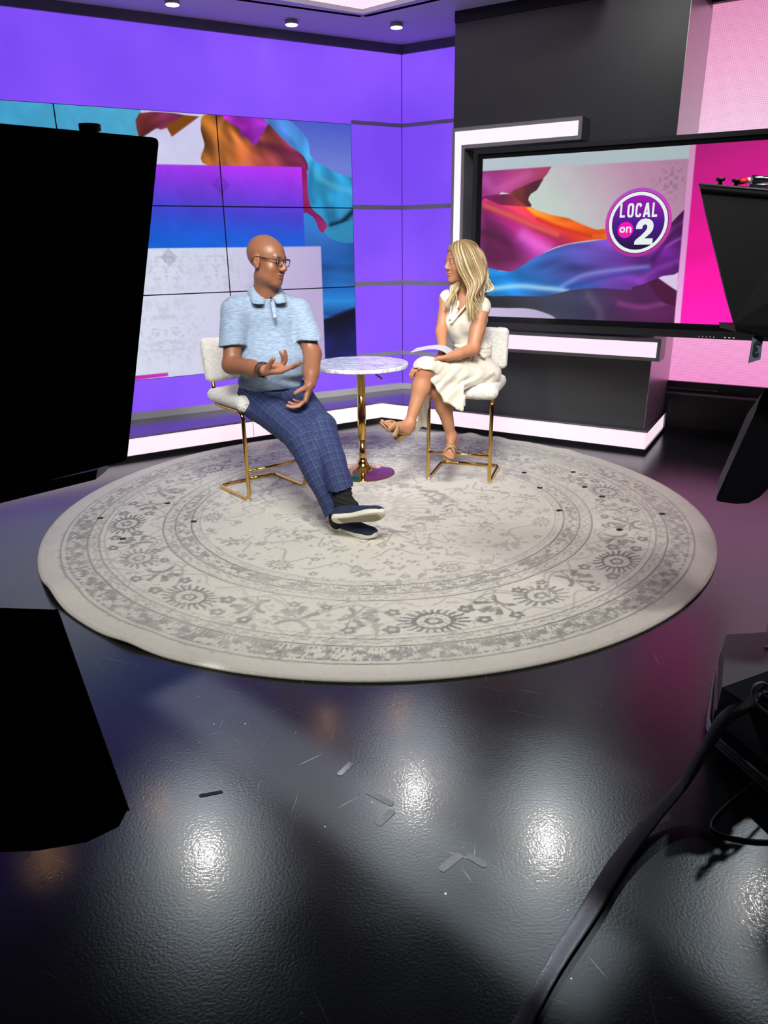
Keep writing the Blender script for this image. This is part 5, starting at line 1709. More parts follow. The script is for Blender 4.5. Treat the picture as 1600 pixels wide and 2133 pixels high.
def sleeve(F, a, b, ra, rb, cutp, cutn, k=0.02, pad=0.02):
    """capsule cut off by its own plane"""
    cn = nrm(cutn); cp_ = V3(cutp)
    lo = np.minimum(a, b) - max(ra, rb) - pad; hi = np.maximum(a, b) + max(ra, rb) + pad
    F.fn(lambda P: np.maximum(_cap(P, a, b, ra, rb), (P - cp_) @ cn), lo, hi, k, 'u')


def skin_mat(name, rough=0.42):
    m = attr_mat(name, rough, bump=(900, 0.12, 0.0004), sss=0.08, spec=0.5)
    return m


# ------------------------------------------------------------ the man
lM = nrm((0.94, 0.34, 0)); fM = nrm((0.34, -0.94, 0)); MM = np.array([lM, fM, (0, 0, 1.0)])
neck, shR, shL = V3((-0.68,4.52,1.292)), V3((-0.855,4.46,1.188)), V3((-0.5,4.6,1.166))
elR, wrR, elL, wrL = V3((-0.883,4.36,0.892)), V3((-0.665,4.18,0.887)), V3((-0.418,4.5,0.927)), V3((-0.421,4.3,0.784))
pel, hipR, hipL = V3((-0.689,4.58,0.701)), V3((-0.768,4.52,0.642)), V3((-0.548,4.6,0.653))
knR, anR, knL, anL = V3((-0.472,4.16,0.49)), V3((-0.272,3.93,0.125)), V3((-0.366,4.24,0.535)), V3((-0.222,3.88,0.244))
hoM = V3((-0.653,4.47,1.464)); MH = frame((0.875, -0.47, -0.10), (0.06, 0.05, 1)); sM = 1.15
chest, belly = V3((-0.679,4.56,1.088)), V3((-0.672,4.54,0.884))

F = Field()
F.ell(chest, (0.185, 0.11, 0.18), M=MM, k=0.03)
F.ell(belly, (0.18, 0.14, 0.16), M=MM, k=0.05)
F.ell(pel, (0.16, 0.12, 0.10), M=MM, k=0.04)
F.cap(shR, shL, 0.055, k=0.04)
F.cap(neck + (0, 0, -0.05), V3(hoM) + (0.0, 0.0, -0.09) - MH[1] * 0.018, 0.072, 0.066, k=0.03)
F.cap(neck + (0, 0, -0.03), shR, 0.05, 0.05, k=0.04); F.cap(neck + (0, 0, -0.03), shL, 0.05, 0.05, k=0.04)
F.chain([shR, elR], [0.062, 0.050], 0.02); F.cap(elR, elR * 0.35 + wrR * 0.65, 0.054, 0.045, 0.02); F.cap(elR * 0.4 + wrR * 0.6, wrR, 0.045, 0.034, 0.02)
F.chain([shL, elL], [0.062, 0.050], 0.02); F.cap(elL, elL * 0.35 + wrL * 0.65, 0.055, 0.046, 0.02); F.cap(elL * 0.4 + wrL * 0.6, wrL, 0.046, 0.034, 0.02)
for a, b, c in ((hipR, knR, anR), (hipL, knL, anL)): F.cap(a, b, 0.085, 0.062, 0.03); F.cap(b, c, 0.058, 0.04, 0.02)
WM = head(F, hoM, MH, sM, True)
tips = hand(F, wrR, (0.93, -0.22, 0.16), (-0.20, -0.45, 0.87), True, 1.24, ((0.30, 0.10, 0.05), (0.05, 0.25, 0.15), (0.85, 0.35, 0.2), (1.05, 0.35, 0.2)), (6, 1, 4, 6), (0.25, 0.80, 0.95), 0.15)
hand(F, wrL, (-0.30, -0.30, -0.90), (-0.90, 0.05, 0.30), False, 1.14, ((0.55, 0.5, 0.3), (0.7, 0.55, 0.3), (0.8, 0.6, 0.35), (0.9, 0.6, 0.35)), (5, 1, -2, -6), (0.75, 0.55, 0.55), 0.2)
V, Q = F.mesh(0.0036)
base = V3(lin('85573e')); T = np.tile(base, (len(V), 1)) * (1 + 0.07 * vnoise(V.astype(np.float32), 22, 1)[:, None] + 0.04 * vnoise(V.astype(np.float32), 90, 2)[:, None])
head_tint(V, T, hoM, MH, sM, lin('7a4238'), lin('3a2418'), True)
# paler palms and fingertips
for w_, d_, n_ in ((wrR, (0.93, -0.22, 0.16), (-0.20, -0.45, 0.87)), (wrL, (-0.30, -0.30, -0.90), (-0.90, 0.05, 0.30))):
    q = V - w_; inh = np.exp(-np.maximum(np.linalg.norm(q - nrm(d_) * 0.1, axis=1) - 0.11, 0) / 0.01)
    k = np.clip((q @ nrm(n_)) / 0.02 - 0.2, 0, 1) * inh
    T = T * (1 - 0.6 * k[:, None]) + V3(lin('b98068')) * 0.6 * k[:, None]
man = tag(from_np('person', V, Q, skin_mat('man_skin', 0.43), None, True, np.clip(T, 0, 1)), 'bald man in glasses, light blue polo and blue plaid trousers on the left stool', 'person')
eyes(WM, MH, sM, man, (0.02, 0.012, 0.008))


def wr(P, s, seed, st=(1, 1, 1)):
    q = P * np.array(st, np.float32)
    return vnoise(q, s, seed)


# shirt
def shirt_mat():
    m = mat('heather_blue_jersey', 'a3bdd3', 0.85, sheen=0.2, bump=(500, 0.25, 0.001))
    nt = m.node_tree; b = nt.nodes['Principled BSDF']; N = nt.nodes.new; L = nt.links.new
    g = N('ShaderNodeNewGeometry'); mp = N('ShaderNodeMapping'); mp.inputs['Scale'].default_value = (34, 34, 330); mp.inputs['Rotation'].default_value = (0, 0.12, 0); L(g.outputs['Position'], mp.inputs['Vector'])
    n_ = N('ShaderNodeTexNoise'); n_.inputs['Scale'].default_value = 1; n_.inputs['Detail'].default_value = 4; L(mp.outputs[0], n_.inputs['Vector'])
    cr = N('ShaderNodeValToRGB'); cr.color_ramp.elements[0].position = 0.32; cr.color_ramp.elements[0].color = (*lin('6a8098'), 1); cr.color_ramp.elements[1].position = 0.68; cr.color_ramp.elements[1].color = (*lin('9aaabb'), 1)
    e_ = cr.color_ramp.elements.new(0.5); e_.color = (*lin('8295ac'), 1)
    L(n_.outputs['Fac'], cr.inputs['Fac']); L(cr.outputs[0], b.inputs['Base Color'])
    return m


M_shirt = shirt_mat()
F = Field()
F.ell(chest, (0.212, 0.140, 0.205), M=MM, k=0.03)
F.ell(belly + fM * 0.015, (0.212, 0.178, 0.175), M=MM, k=0.07)
F.ell(pel + V3((0, 0, 0.05)), (0.205, 0.165, 0.12), M=MM, k=0.05)
F.cap(shR + (0.03, 0, -0.01), shL + (-0.03, 0, -0.01), 0.075, k=0.05)
F.cap(neck + (0, 0, -0.055), shR, 0.062, 0.066, k=0.05); F.cap(neck + (0, 0, -0.055), shL, 0.062, 0.066, k=0.05)
F.plane((-0.662,4.4,0.735), (0.10, -0.30, -1), k=0.004)
F.ell(neck + (0, 0, 0.035) + fM * 0.02, (0.066, 0.066, 0.05), M=MM, k=0.01, mode='s')
for a, b, nn in ((shR, elR, (0.05, -0.25, -1)), (shL, elL, (0.05, -0.1, -1))):
    cpt = a * 0.33 + b * 0.67
    sleeve(F, a, a * 0.1 + b * 0.9, 0.080, 0.086, cpt, nn, k=0.03)


def fold_shirt(P):
    z = P[:, 2]
    lat = (P - belly.astype(np.float32)) @ lM.astype(np.float32)
    q = np.stack([lat * 5, z * 26 + lat * 6, P[:, 1] * 0], 1).astype(np.float32)
    low = np.clip((1.02 - z) / 0.2, 0, 1)
    return 0.0095 * vnoise(q, 1.0, 4) * low + 0.005 * wr(P, 9, 5, (1, 1, 0.6)) + 0.0018 * wr(P, 24, 6, (1, 1, 0.5))


F.warp = fold_shirt
V, Q = F.mesh(0.0045)
shirt = from_np('polo_shirt', V, Q, M_shirt, man)
# collar
nc = neck + V3((0, 0, -0.005))
bm = bmesh.new()
ra, rb, rc = [], [], []
for k in range(41):
    a = R(16 + (344 - 16) * k / 40)
    dr = fM * math.cos(a) + lM * math.sin(a)
    fr = max(0, math.cos(a)) ** 2
    pk = max(0, 1 - abs(abs(180 - math.degrees(a)) - 140) / 26)
    ra.append(bm.verts.new(Vector(nc + dr * (0.074 - 0.004 * fr) + V3((0, 0, 0.040 - 0.072 * fr)))))
    rb.append(bm.verts.new(Vector(nc + dr * (0.090 + 0.004 * fr) + V3((0, 0, 0.034 - 0.070 * fr)))))
    rc.append(bm.verts.new(Vector(nc + dr * (0.112 + 0.034 * pk + 0.012 * fr) + V3((0, 0, -0.008 - 0.050 * fr - 0.014 * pk)))))
for A, B in ((ra, rb), (rb, rc)):
    for k in range(40): bm.faces.new((A[k], A[k + 1], B[k + 1], B[k]))
o = obj('collar', bm, M_shirt, shirt, True)
sm = o.modifiers.new('thickness', 'SOLIDIFY'); sm.thickness = 0.004
# placket, buttons, microphone
pc = [V3(v) for v in ((-0.63,4.425,1.252), (-0.621,4.398,1.206), (-0.61,4.372,1.152))]
bm = bmesh.new()
tube(bm, [Vector(v) for v in smooth_path(pc, 6)], [(0.003, 0.012)] * 13, 10, flat=tuple(fM))
plk = obj('placket', bm, M_shirt, shirt, True)
for t in (0.45, 0.85):
    p = pc[0] * (1 - t) + pc[2] * t + fM * 0.004
    bm = bmesh.new(); bmesh.ops.create_uvsphere(bm, u_segments=12, v_segments=8, radius=0.0045, matrix=Matrix.Translation(Vector(p)))
    obj('button', bm, mat('pearl_button', (0.75, 0.76, 0.8), 0.2), plk, True)
bm = bmesh.new(); q = Vector((-0.634,4.4,1.267))
tube(bm, [q + Vector((0.0, 0, 0.008)), q + Vector((0.001, 0, -0.010))], 0.0065, 12)
obj('clip_microphone', bm, mat('mic_black', (0.02, 0.02, 0.02), 0.3), man, True)
bm = bmesh.new(); bmesh.ops.create_uvsphere(bm, u_segments=12, v_segments=8, radius=0.005, matrix=Matrix.Translation(q + Vector((-0.002, -0.006, 0.006))))
obj('microphone_clasp', bm, mat('mic_silver', (0.8, 0.8, 0.8), 0.15, metal=1), man, True)


# trousers
def plaid_mat():
    m = mat('navy_plaid_cloth', '2a3b66', 0.8, sheen=0, bump=(600, 0.2, 0.0008))
    nt = m.node_tree; b = nt.nodes['Principled BSDF']; N = nt.nodes.new; L = nt.links.new
    a = N('ShaderNodeAttribute'); a.attribute_name = 'weave'; sx = N('ShaderNodeSeparateXYZ'); L(a.outputs['Vector'], sx.inputs[0])
    outs = []
    for ax, per, ph_ in (('X', 0.052, 0.0), ('X', 0.052, 0.36), ('Y', 0.046, 0.0), ('Y', 0.046, 0.36)):
        m1 = N('ShaderNodeMath'); m1.operation = 'MULTIPLY_ADD'; m1.inputs[1].default_value = 1 / per; m1.inputs[2].default_value = ph_ + 40; L(sx.outputs[ax], m1.inputs[0])
        m2 = N('ShaderNodeMath'); m2.operation = 'FRACT'; L(m1.outputs[0], m2.inputs[0])
        m3 = N('ShaderNodeMath'); m3.operation = 'SUBTRACT'; m3.inputs[1].default_value = 0.5; L(m2.outputs[0], m3.inputs[0])
        m4 = N('ShaderNodeMath'); m4.operation = 'ABSOLUTE'; L(m3.outputs[0], m4.inputs[0])
        g = N('ShaderNodeMapRange'); g.inputs['From Min'].default_value = 0.03; g.inputs['From Max'].default_value = 0.09; g.inputs['To Min'].default_value = 1; g.inputs['To Max'].default_value = 0
        L(m4.outputs[0], g.inputs['Value']); outs.append((g.outputs[0], 0.115 if ph_ == 0 else 0.055))
    acc = None
    for o_, w_ in outs:
        mm = N('ShaderNodeMath'); mm.operation = 'MULTIPLY'; mm.inputs[1].default_value = w_; L(o_, mm.inputs[0])
        if acc is None: acc = mm.outputs[0]
        else:
            ad = N('ShaderNodeMath'); ad.operation = 'ADD'; L(acc, ad.inputs[0]); L(mm.outputs[0], ad.inputs[1]); acc = ad.outputs[0]
    mc = N('ShaderNodeMix'); mc.data_type = 'RGBA'; L(acc, mc.inputs['Factor']); mc.inputs['A'].default_value = (*lin('1e2b55'), 1); mc.inputs['B'].default_value = (*lin('8496c0'), 1)
    L(mc.outputs['Result'], b.inputs['Base Color'])
    return m


F = Field()
F.ell(pel + V3((0.0, 0.0, 0.0)), (0.195, 0.155, 0.11), M=MM, k=0.03)
for a, b, c, hp_, hn in ((hipR, knR, anR, (-0.239,3.93,0.136), (0.42, -0.25, -0.82)), (hipL, knL, anL, (-0.232,3.88,0.278), (0.20, -0.05, -1))):
    F.cap(a, b, 0.112, 0.088, 0.05)
    sleeve(F, b, c + nrm(c - b) * 0.03, 0.088, 0.074, hp_, hn, k=0.03)
F.cap(pel + V3((-0.08, 0.0, -0.01)), hipR, 0.12, 0.11, 0.04)


def fold_tr(P):
    q = P.copy()
    q2 = np.stack([(P[:, 0] * 0.6 + P[:, 2] * 0.8) * 16, (P[:, 0] * 0.8 - P[:, 2] * 0.6) * 5, P[:, 1] * 4], 1).astype(np.float32)
    return 0.011 * vnoise(q2, 1.0, 14) + 0.003 * wr(P, 13, 15) + 0.0015 * wr(P, 30, 16)


F.warp = fold_tr
V, Q = F.mesh(0.0048)
tro = from_np('plaid_trousers', V, Q, plaid_mat(), man)
# weave coordinates
Wv = np.zeros((len(V), 3), np.float32); best = np.full(len(V), 9.0)
for a, b, off in ((hipR, knR, 0), (knR, anR, np.linalg.norm(knR - hipR)), (hipL, knL, 3.01), (knL, anL, 3.01 + np.linalg.norm(knL - hipL))):
    ab = b - a; L2 = np.linalg.norm(ab); ax = ab / L2
    t = (V - a) @ ax; tc_ = np.clip(t, 0, L2)
    rad = V - (a + tc_[:, None] * ax); d = np.linalg.norm(rad, axis=1)
    e1_ = nrm(V3((0, -1, 0)) - ax * ax[1] * -1); e2_ = np.cross(ax, e1_)
    ang = np.arctan2(rad @ e2_, rad @ e1_)
    m_ = d < best
    best[m_] = d[m_]; Wv[m_, 0] = (t[m_] + off); Wv[m_, 1] = ang[m_] * 0.088
at = tro.data.attributes.new('weave', 'FLOAT_VECTOR', 'POINT'); at.data.foreach_set('vector', Wv.ravel())

# socks
F = Field(); F.cap(anL + (0, 0.0, 0.02), anL + V3((-0.005, -0.01, -0.045)), 0.045, 0.05, 0.02); F.cap(anL + V3((0, -0.02, -0.03)), anL + V3((0.06, -0.07, -0.05)), 0.042, 0.03, 0.03)
F.warp = lambda P: 0.003 * np.sin(P[:, 2] * 260 + P[:, 0] * 60).astype(np.float32)
V, Q = F.mesh(0.004); M_sock = mat('black_ribbed_sock', (0.006, 0.006, 0.006), 0.9, bump=(400, 0.3, 0.001))
from_np('sock', V, Q, M_sock, man)
F = Field(); F.cap(anR + (0, 0.02, 0.03), (-0.268,3.92,0.07), 0.046, 0.045, 0.02)
V, Q = F.mesh(0.004); from_np('sock', V, Q, M_sock, man)

M_navy = mat('navy_knit_upper', (0.012, 0.022, 0.058), 0.8, bump=(700, 0.4, 0.0008))
M_sole = mat('cream_rubber_sole', (0.74, 0.70, 0.58), 0.55)
M_tread = mat('tan_tread', (0.30, 0.27, 0.18), 0.6)


def shoe(heel, toe, up, wscale=1.0, tread=True):
    """heel and toe: ends of the sole's underside"""
    heel, toe = V3(heel), V3(toe); L_ = np.linalg.norm(toe - heel); a = (toe - heel) / L_
    up = V3(up); up = nrm(up - a * np.dot(up, a)); b = np.cross(a, up)
    def W(x, y, z): return heel + a * x * L_ + b * y * wscale + up * z
    half = [(0.0, 0.0), (0.012, 0.018), (0.05, 0.03), (0.14, 0.035), (0.3, 0.033), (0.45, 0.035), (0.6, 0.043), (0.74, 0.048), (0.86, 0.043), (0.94, 0.031), (0.985, 0.016), (1.0, 0.0)]
    ol = [(x, y) for x, y in half] + [(x, -y) for x, y in half[-2:0:-1]]
    ol = smooth_path([(x, y, 0) for x, y in ol], 3, True)[:, :2]
    spring = lambda x: 0.016 * max(0, (x - 0.72) / 0.28) ** 2
    bm = bmesh.new()
    n_ = len(ol)
    rings = []
    for z, ins in ((0.0, 0.94), (0.006, 1.0), (0.022, 1.02), (0.028, 0.97)):
        rings.append([bm.verts.new(Vector(W(0.5 + (x - 0.5) * (1 - (1 - ins) * 0.5), y * ins, z + spring(x)))) for x, y in ol])
    bm.faces.new(rings[0]); bm.faces.new(rings[-1][::-1])
    for r0, r1 in zip(rings, rings[1:]):
        for k in range(n_): bm.faces.new((r0[k], r0[(k + 1) % n_], r1[(k + 1) % n_], r1[k]))
    F = Field()
    E = lambda c, r, k=0.02: F.ell(W(*c), r, M=np.array([a, b, up]), k=k)
    E((0.14, 0, 0.045), (0.05, 0.036, 0.05)); E((0.30, 0, 0.045), (0.07, 0.036, 0.048), 0.03); E((0.52, 0, 0.035), (0.075, 0.040, 0.040), 0.03)
    E((0.74, 0, 0.030 + 0.004), (0.075, 0.046, 0.030), 0.03); E((0.86, 0, 0.034), (0.042, 0.038, 0.025), 0.02)
    F.plane(W(0, 0, 0.022), -up, 0.003)
    V, Q = F.mesh(0.0035)
    s_ = from_np('shoe', V, Q, M_navy, man)
    obj('sole', bm, M_sole, s_, True)
    if tread:
        bm = bmesh.new()
        for k in range(13):
            x0 = 0.17 + k * 0.057; x1 = x0 + 0.047
            hw = lambda x: np.interp(x, [h[0] for h in half], [h[1] for h in half]) * 0.74
            vs_ = [bm.verts.new(Vector(W(x, y, -0.004 + spring(x)))) for x, y in ((x0, -hw(x0)), (x1 + 0.01, -hw(x1)), (x1 - 0.01, hw(x1)), (x0 - 0.02, hw(x0)))]
            f = bm.faces.new(vs_)
        r_ = bmesh.ops.extrude_face_region(bm, geom=bm.faces[:])
        bmesh.ops.translate(bm, verts=[v for v in r_['geom'] if isinstance(v, bmesh.types.BMVert)], vec=Vector(up * 0.004))
        obj('tread', bm, M_tread, s_)
    bm = bmesh.new()
    for x in (0.40, 0.47, 0.54):
        tube(bm, smooth_path([W(x, -0.018, 0.072 - (x - 0.4) * 0.09), W(x, 0, 0.087 - (x - 0.4) * 0.10), W(x, 0.018, 0.072 - (x - 0.4) * 0.09)], 4), 0.0022, 6)
    c = W(0.39, 0, 0.092)
    for sg in (-1, 1):
        tube(bm, smooth_path([c, c + b * sg * 0.018 + up * 0.012, c + b * sg * 0.03 - a * 0.004, c + b * sg * 0.014 - up * 0.002, c], 4), 0.002, 6)
        tube(bm, smooth_path([c, c + b * sg * 0.014 + a * 0.012, c + b * sg * 0.028 + a * 0.02 - up * 0.012], 4), 0.002, 6)
    obj('laces', bm, mat('navy_lace', (0.03, 0.045, 0.09), 0.7), s_, True)
    return s_


shoe((-0.286,3.8,0.116), (0,3.66,0.192), (-0.12, 0.86, 0.58))
shoe((-0.305,3.971,0.016), (-0.039,3.771,0.016), (0, 0, 1), tread=False)

# bracelets
def ring_on(name, c, axis, rad, m_, parent, beads=0, r=0.003):
    ax = nrm(axis); u_ = nrm(np.cross(ax, (0, 0, 1))); v_ = np.cross(ax, u_)
    bm = bmesh.new()
    if beads:
        for k in range(beads):
            t = 2 * math.pi * k / beads
            bmesh.ops.create_icosphere(bm, subdivisions=1, radius=r * (1.0 + 0.5 * (k % 5 == 0)), matrix=Matrix.Translation(Vector(c + (u_ * math.cos(t) + v_ * math.sin(t)) * rad)))
    else:
        tube(bm, [Vector(c + (u_ * math.cos(R(t)) + v_ * math.sin(R(t))) * rad) for t in range(0, 361, 15)], r, 6, cap=False)
    return obj(name, bm, m_, parent, True)


axw = nrm(wrR - elR)
M_bead = mat('dark_bead', (0.03, 0.018, 0.014), 0.25)
ring_on('beaded_bracelet', wrR - axw * 0.028, axw, 0.040, M_bead, man, 22, 0.0052)
b2_ = ring_on('beaded_bracelet', wrR + axw * 0.0, axw + V3((0, 0, -0.25)), 0.041, M_bead, man, 20, 0.0055)
ring_on('cord', wrR - axw * 0.012, axw, 0.039, M_black, b2_, 0, 0.003)
bm = bmesh.new(); bmesh.ops.create_icosphere(bm, subdivisions=2, radius=0.009, matrix=Matrix.Translation(Vector(wrR) + Vector((0.01, -0.012, -0.045))))
obj('charm', bm, mat('copper_charm', (0.35, 0.2, 0.15), 0.25, metal=0.9), b2_, True)

# glasses
M_frame = mat('dark_tortoise_frame', (0.012, 0.008, 0.012), 0.22)
bm = bmesh.new()
for q in (-1, 1):
    pts = [WM((q * (0.032 + 0.025 * x), 0.104 - 0.010 * abs(x * 0.5 + 0.5) * 0.6, 0.000 + 0.018 * y)) for x, y in ((-0.85, 0.75), (0, 0.95), (0.95, 0.85), (1.0, 0.2), (0.75, -0.75), (0, -0.98), (-0.7, -0.75), (-0.9, 0.0))]
    tube(bm, [Vector(v) for v in smooth_path(pts, 5, True)] + [Vector(pts[0])], 0.0021 * sM, 8, cap=False)
tube(bm, [Vector(v) for v in smooth_path([WM((-0.010, 0.104, 0.006)), WM((0, 0.108, 0.010)), WM((0.010, 0.104, 0.006))], 4)], 0.0021 * sM, 8)
gl = obj('glasses', bm, M_frame, man, True)
for q in (-1, 1):
    bm = bmesh.new(); tube(bm, [Vector(v) for v in smooth_path([WM((q * 0.056, 0.097, 0.012)), WM((q * 0.070, 0.085, 0.012)), WM((q * 0.079, 0.04, 0.013)), WM((q * 0.082, -0.002, 0.016)), WM((q * 0.084, -0.022, 0.004)), WM((q * 0.083, -0.03, -0.012))], 5)], 0.0023 * sM, 8)
    obj('temple_arm', bm, mat('brown_temple', (0.04, 0.016, 0.008), 0.25), gl, True)
mg = mat('clear_lens', (0.9, 0.92, 1.0), 0.03, trans=1.0); mg.node_tree.nodes['Principled BSDF'].inputs['IOR'].default_value = 1.05
mg.node_tree.nodes['Principled BSDF'].inputs['Alpha'].default_value = 0.22
for q in (-1, 1):
    bm = bmesh.new()
    pts = [WM((q * (0.032 + 0.024 * x), 0.1035 - 0.010 * abs(x * 0.5 + 0.5) * 0.6, 0.000 + 0.017 * y)) for x, y in ((-0.85, 0.75), (0, 0.95), (0.95, 0.85), (1.0, 0.2), (0.75, -0.75), (0, -0.98), (-0.7, -0.75), (-0.9, 0.0))]
    bm.faces.new([bm.verts.new(Vector(v)) for v in smooth_path(pts, 4, True)])
    obj('lens', bm, mg, gl)

# ------------------------------------------------------------ the woman
lW = nrm((0.87, -0.49, 0)); fW = nrm((-0.49, -0.87, 0)); MW = np.array([lW, fW, (0, 0, 1.0)])
neck, shR, shL = V3((0.532,4.96,1.237)), V3((0.426,5.02,1.198)), V3((0.643,4.88,1.152))
elR, wrR, elL, wrL = V3((0.385,4.9,1.003)), V3((0.381,4.7,0.89)), V3((0.577,4.76,0.909)), V3((0.413,4.62,0.883))
pel, hipR, hipL = V3((0.629,4.96,0.723)), V3((0.563,5,0.692)), V3((0.66,4.9,0.701))
knL, anL, knR, anR = V3((0.26,4.58,0.82)), V3((0.165,4.5,0.49)), V3((0.349,4.68,0.669)), V3((0.451,4.76,0.347))
hoW = V3((0.509,4.93,1.432)); WHd = frame((-0.925, -0.38, -0.02), (0.03, 0.0, 1)); sW = 1.02
chestW, waistW = V3((0.546,4.96,1.068)), V3((0.599,4.96,0.876))
F = Field()
F.ell(chestW, (0.135, 0.095, 0.14), M=MW, k=0.03)
F.ell(waistW, (0.115, 0.09, 0.11), M=MW, k=0.05)
F.ell(pel, (0.14, 0.11, 0.10), M=MW, k=0.05)
F.cap(shR, shL, 0.042, k=0.05)
F.cap(neck + V3((0, 0, -0.06)), V3(hoW) + V3((0, 0, -0.085)) - WHd[1] * 0.022, 0.05, 0.047, k=0.03)
F.cap(neck + (0, 0, -0.035), shR, 0.034, 0.036, k=0.04); F.cap(neck + (0, 0, -0.035), shL, 0.034, 0.036, k=0.04)
F.cap(shR, elR, 0.042, 0.036, 0.02); F.cap(elR, wrR, 0.037, 0.024, 0.015)
F.cap(shL, shL * 0.5 + elL * 0.5, 0.046, 0.047, 0.02); F.cap(shL * 0.5 + elL * 0.5, elL, 0.047, 0.041, 0.02); F.cap(elL, elL * 0.4 + wrL * 0.6, 0.042, 0.032, 0.02); F.cap(elL * 0.4 + wrL * 0.6, wrL, 0.032, 0.025, 0.02)
F.cap(hipR, knR, 0.078, 0.056, 0.03); F.cap(hipL, knL, 0.078, 0.056, 0.03)
for a, b in ((knL, anL), (knR, anR)):
    c = a * 0.66 + b * 0.34 + V3((0.012, 0.018, 0)); F.cap(a, c, 0.054, 0.055, 0.03); F.cap(c, b, 0.053, 0.029, 0.03)
WW = head(F, hoW, WHd, sW, False)


def foot(F, ankle, heel, ball, toe, up, side):
    """heel, ball: centres of the underside pads; toe: direction point"""
    ankle, heel, ball, toe, up = (V3(v) for v in (ankle, heel, ball, toe, up))
    a = nrm(toe - ball); up = nrm(up - a * np.dot(up, a)); b = np.cross(a, up)
    F.cap(ankle, heel + up * 0.026, 0.031, 0.029, 0.02)
    F.cap(ankle, ball + up * 0.018, 0.029, 0.019, 0.03)
    F.cap(heel + up * 0.024, ball + up * 0.016, 0.026, 0.018, 0.03)
    F.ell(ball + up * 0.015, (0.024, 0.038, 0.017), M=np.array([a, b, up]), k=0.02)
    for i, (o_, ln, rr_) in enumerate(((0.026, 0.052, 0.0115), (0.009, 0.054, 0.0085), (-0.005, 0.050, 0.008), (-0.018, 0.043, 0.0075), (-0.030, 0.034, 0.007))):
        yield_side = o_ * side
        p0 = ball + b * yield_side * 0.95 + up * 0.013 + a * 0.008; p1 = ball + b * yield_side + a * ln + up * 0.008
        F.cap(p0, p1, rr_ * 1.05, rr_, 0.004)
    return a, b, up


footL = dict(ankle=anL, heel=(0.135,4.49,0.438), ball=(0.03,4.41,0.486), toe=(-0.022,4.37,0.555), up=(0.45, 0.1, 0.88))
footR = dict(ankle=anR, heel=(0.47,4.82,0.279), ball=(0.434,4.69,0.242), toe=(0.415,4.61,0.216), up=(0.05, -0.45, 0.90))
foot(F, side=1, **footL)
foot(F, side=-1, **footR)
hand(F, wrL, (-0.80, -0.25, -0.10), (0.15, -0.30, -0.90), False, 0.96, ((0.2, 0.3, 0.2), (0.25, 0.3, 0.2), (0.3, 0.35, 0.2), (0.35, 0.4, 0.2)), (4, 1, -2, -6), (0.6, 0.7, 0.1), 0.2)
hand(F, (0.308,4.6,0.849), (-0.92, -0.25, -0.18), (0.10, 0.30, -0.92), True, 0.96, ((0.25, 0.6, 0.5), (0.3, 0.65, 0.5), (0.35, 0.7, 0.5), (0.4, 0.7, 0.5)), (4, 1, -2, -6), (0.4, 0.8, -0.2), 0.2)
F.cap(wrR, (0.346,4.64,0.869), 0.024, 0.02, 0.02)
V, Q = F.mesh(0.0034)
T = np.tile(V3(lin('b27b5a')), (len(V), 1)) * (1 + 0.05 * vnoise(V.astype(np.float32), 22, 1)[:, None] + 0.03 * vnoise(V.astype(np.float32), 80, 2)[:, None])
head_tint(V, T, hoW, WHd, sW, lin('b4605c'), lin('6a4a30'), False)
for kn_ in (knL, knR):       # warmer knees
    k = np.exp(-(np.linalg.norm(V - kn_ - fW * 0.03, axis=1) / 0.06) ** 2)[:, None]
    T = T * (1 - k * V3((0.0, 0.18, 0.2)))
woman = tag(from_np('person', V, Q, skin_mat('woman_skin', 0.5), None, True, np.clip(T, 0, 1)), 'woman with long blonde hair in a white dress, legs crossed on the right stool', 'person')
eyes(WW, WHd, sW, woman, (0.06, 0.05, 0.04))

# ---- dress
M_dress = mat('ivory_satin', 'd6d1c0', 0.55, sheen=0.3, bump=(160, 0.12, 0.001), noise=(14, 0.03))
F = Field()
F.ell(chestW, (0.147, 0.106, 0.15), M=MW, k=0.03)
for q in (-1, 1): F.ell(chestW + lW * 0.058 * q + fW * 0.062 + V3((0, 0, -0.01)), (0.058, 0.055, 0.062), M=MW, k=0.03)
F.ell(waistW, (0.123, 0.099, 0.11), M=MW, k=0.05)
F.ell(pel + V3((0, 0, 0.005)), (0.165, 0.135, 0.10), M=MW, k=0.05)
F.cap(neck + lW * 0.05 + V3((0, 0, -0.045)), shL + V3((0, 0, 0.008)) - lW * 0.004, 0.048, 0.062, k=0.02)
F.cap(neck - lW * 0.05 + V3((0, 0, -0.045)), shR + V3((0, 0, 0.010)) + lW * 0.008, 0.046, 0.052, k=0.02)
F.cap(shR * 0.75 + shL * 0.25 + V3((0, 0, -0.02)), shL * 0.75 + shR * 0.25 + V3((0, 0, -0.02)), 0.058, k=0.05)
F.cap(shL + V3((0, 0, 0.005)) - lW * 0.03, chestW + lW * 0.10 + V3((0, 0, 0.02)), 0.045, 0.045, k=0.03)
# wrap neckline cut
vA, vB, vC = V3((0.465,4.88,1.26)), V3((0.564,4.86,1.225)), V3((0.452,4.86,1.091))
F.fn(lambda P: _tri(P, vA, vB, vC, 0.036), np.minimum(np.minimum(vA, vB), vC) - 0.05, np.maximum(np.maximum(vA, vB), vC) + 0.05, 0.006, 's')
F.ell(neck + V3((0, 0, -0.012)), (0.052, 0.052, 0.05), M=MW, k=0.01, mode='s')
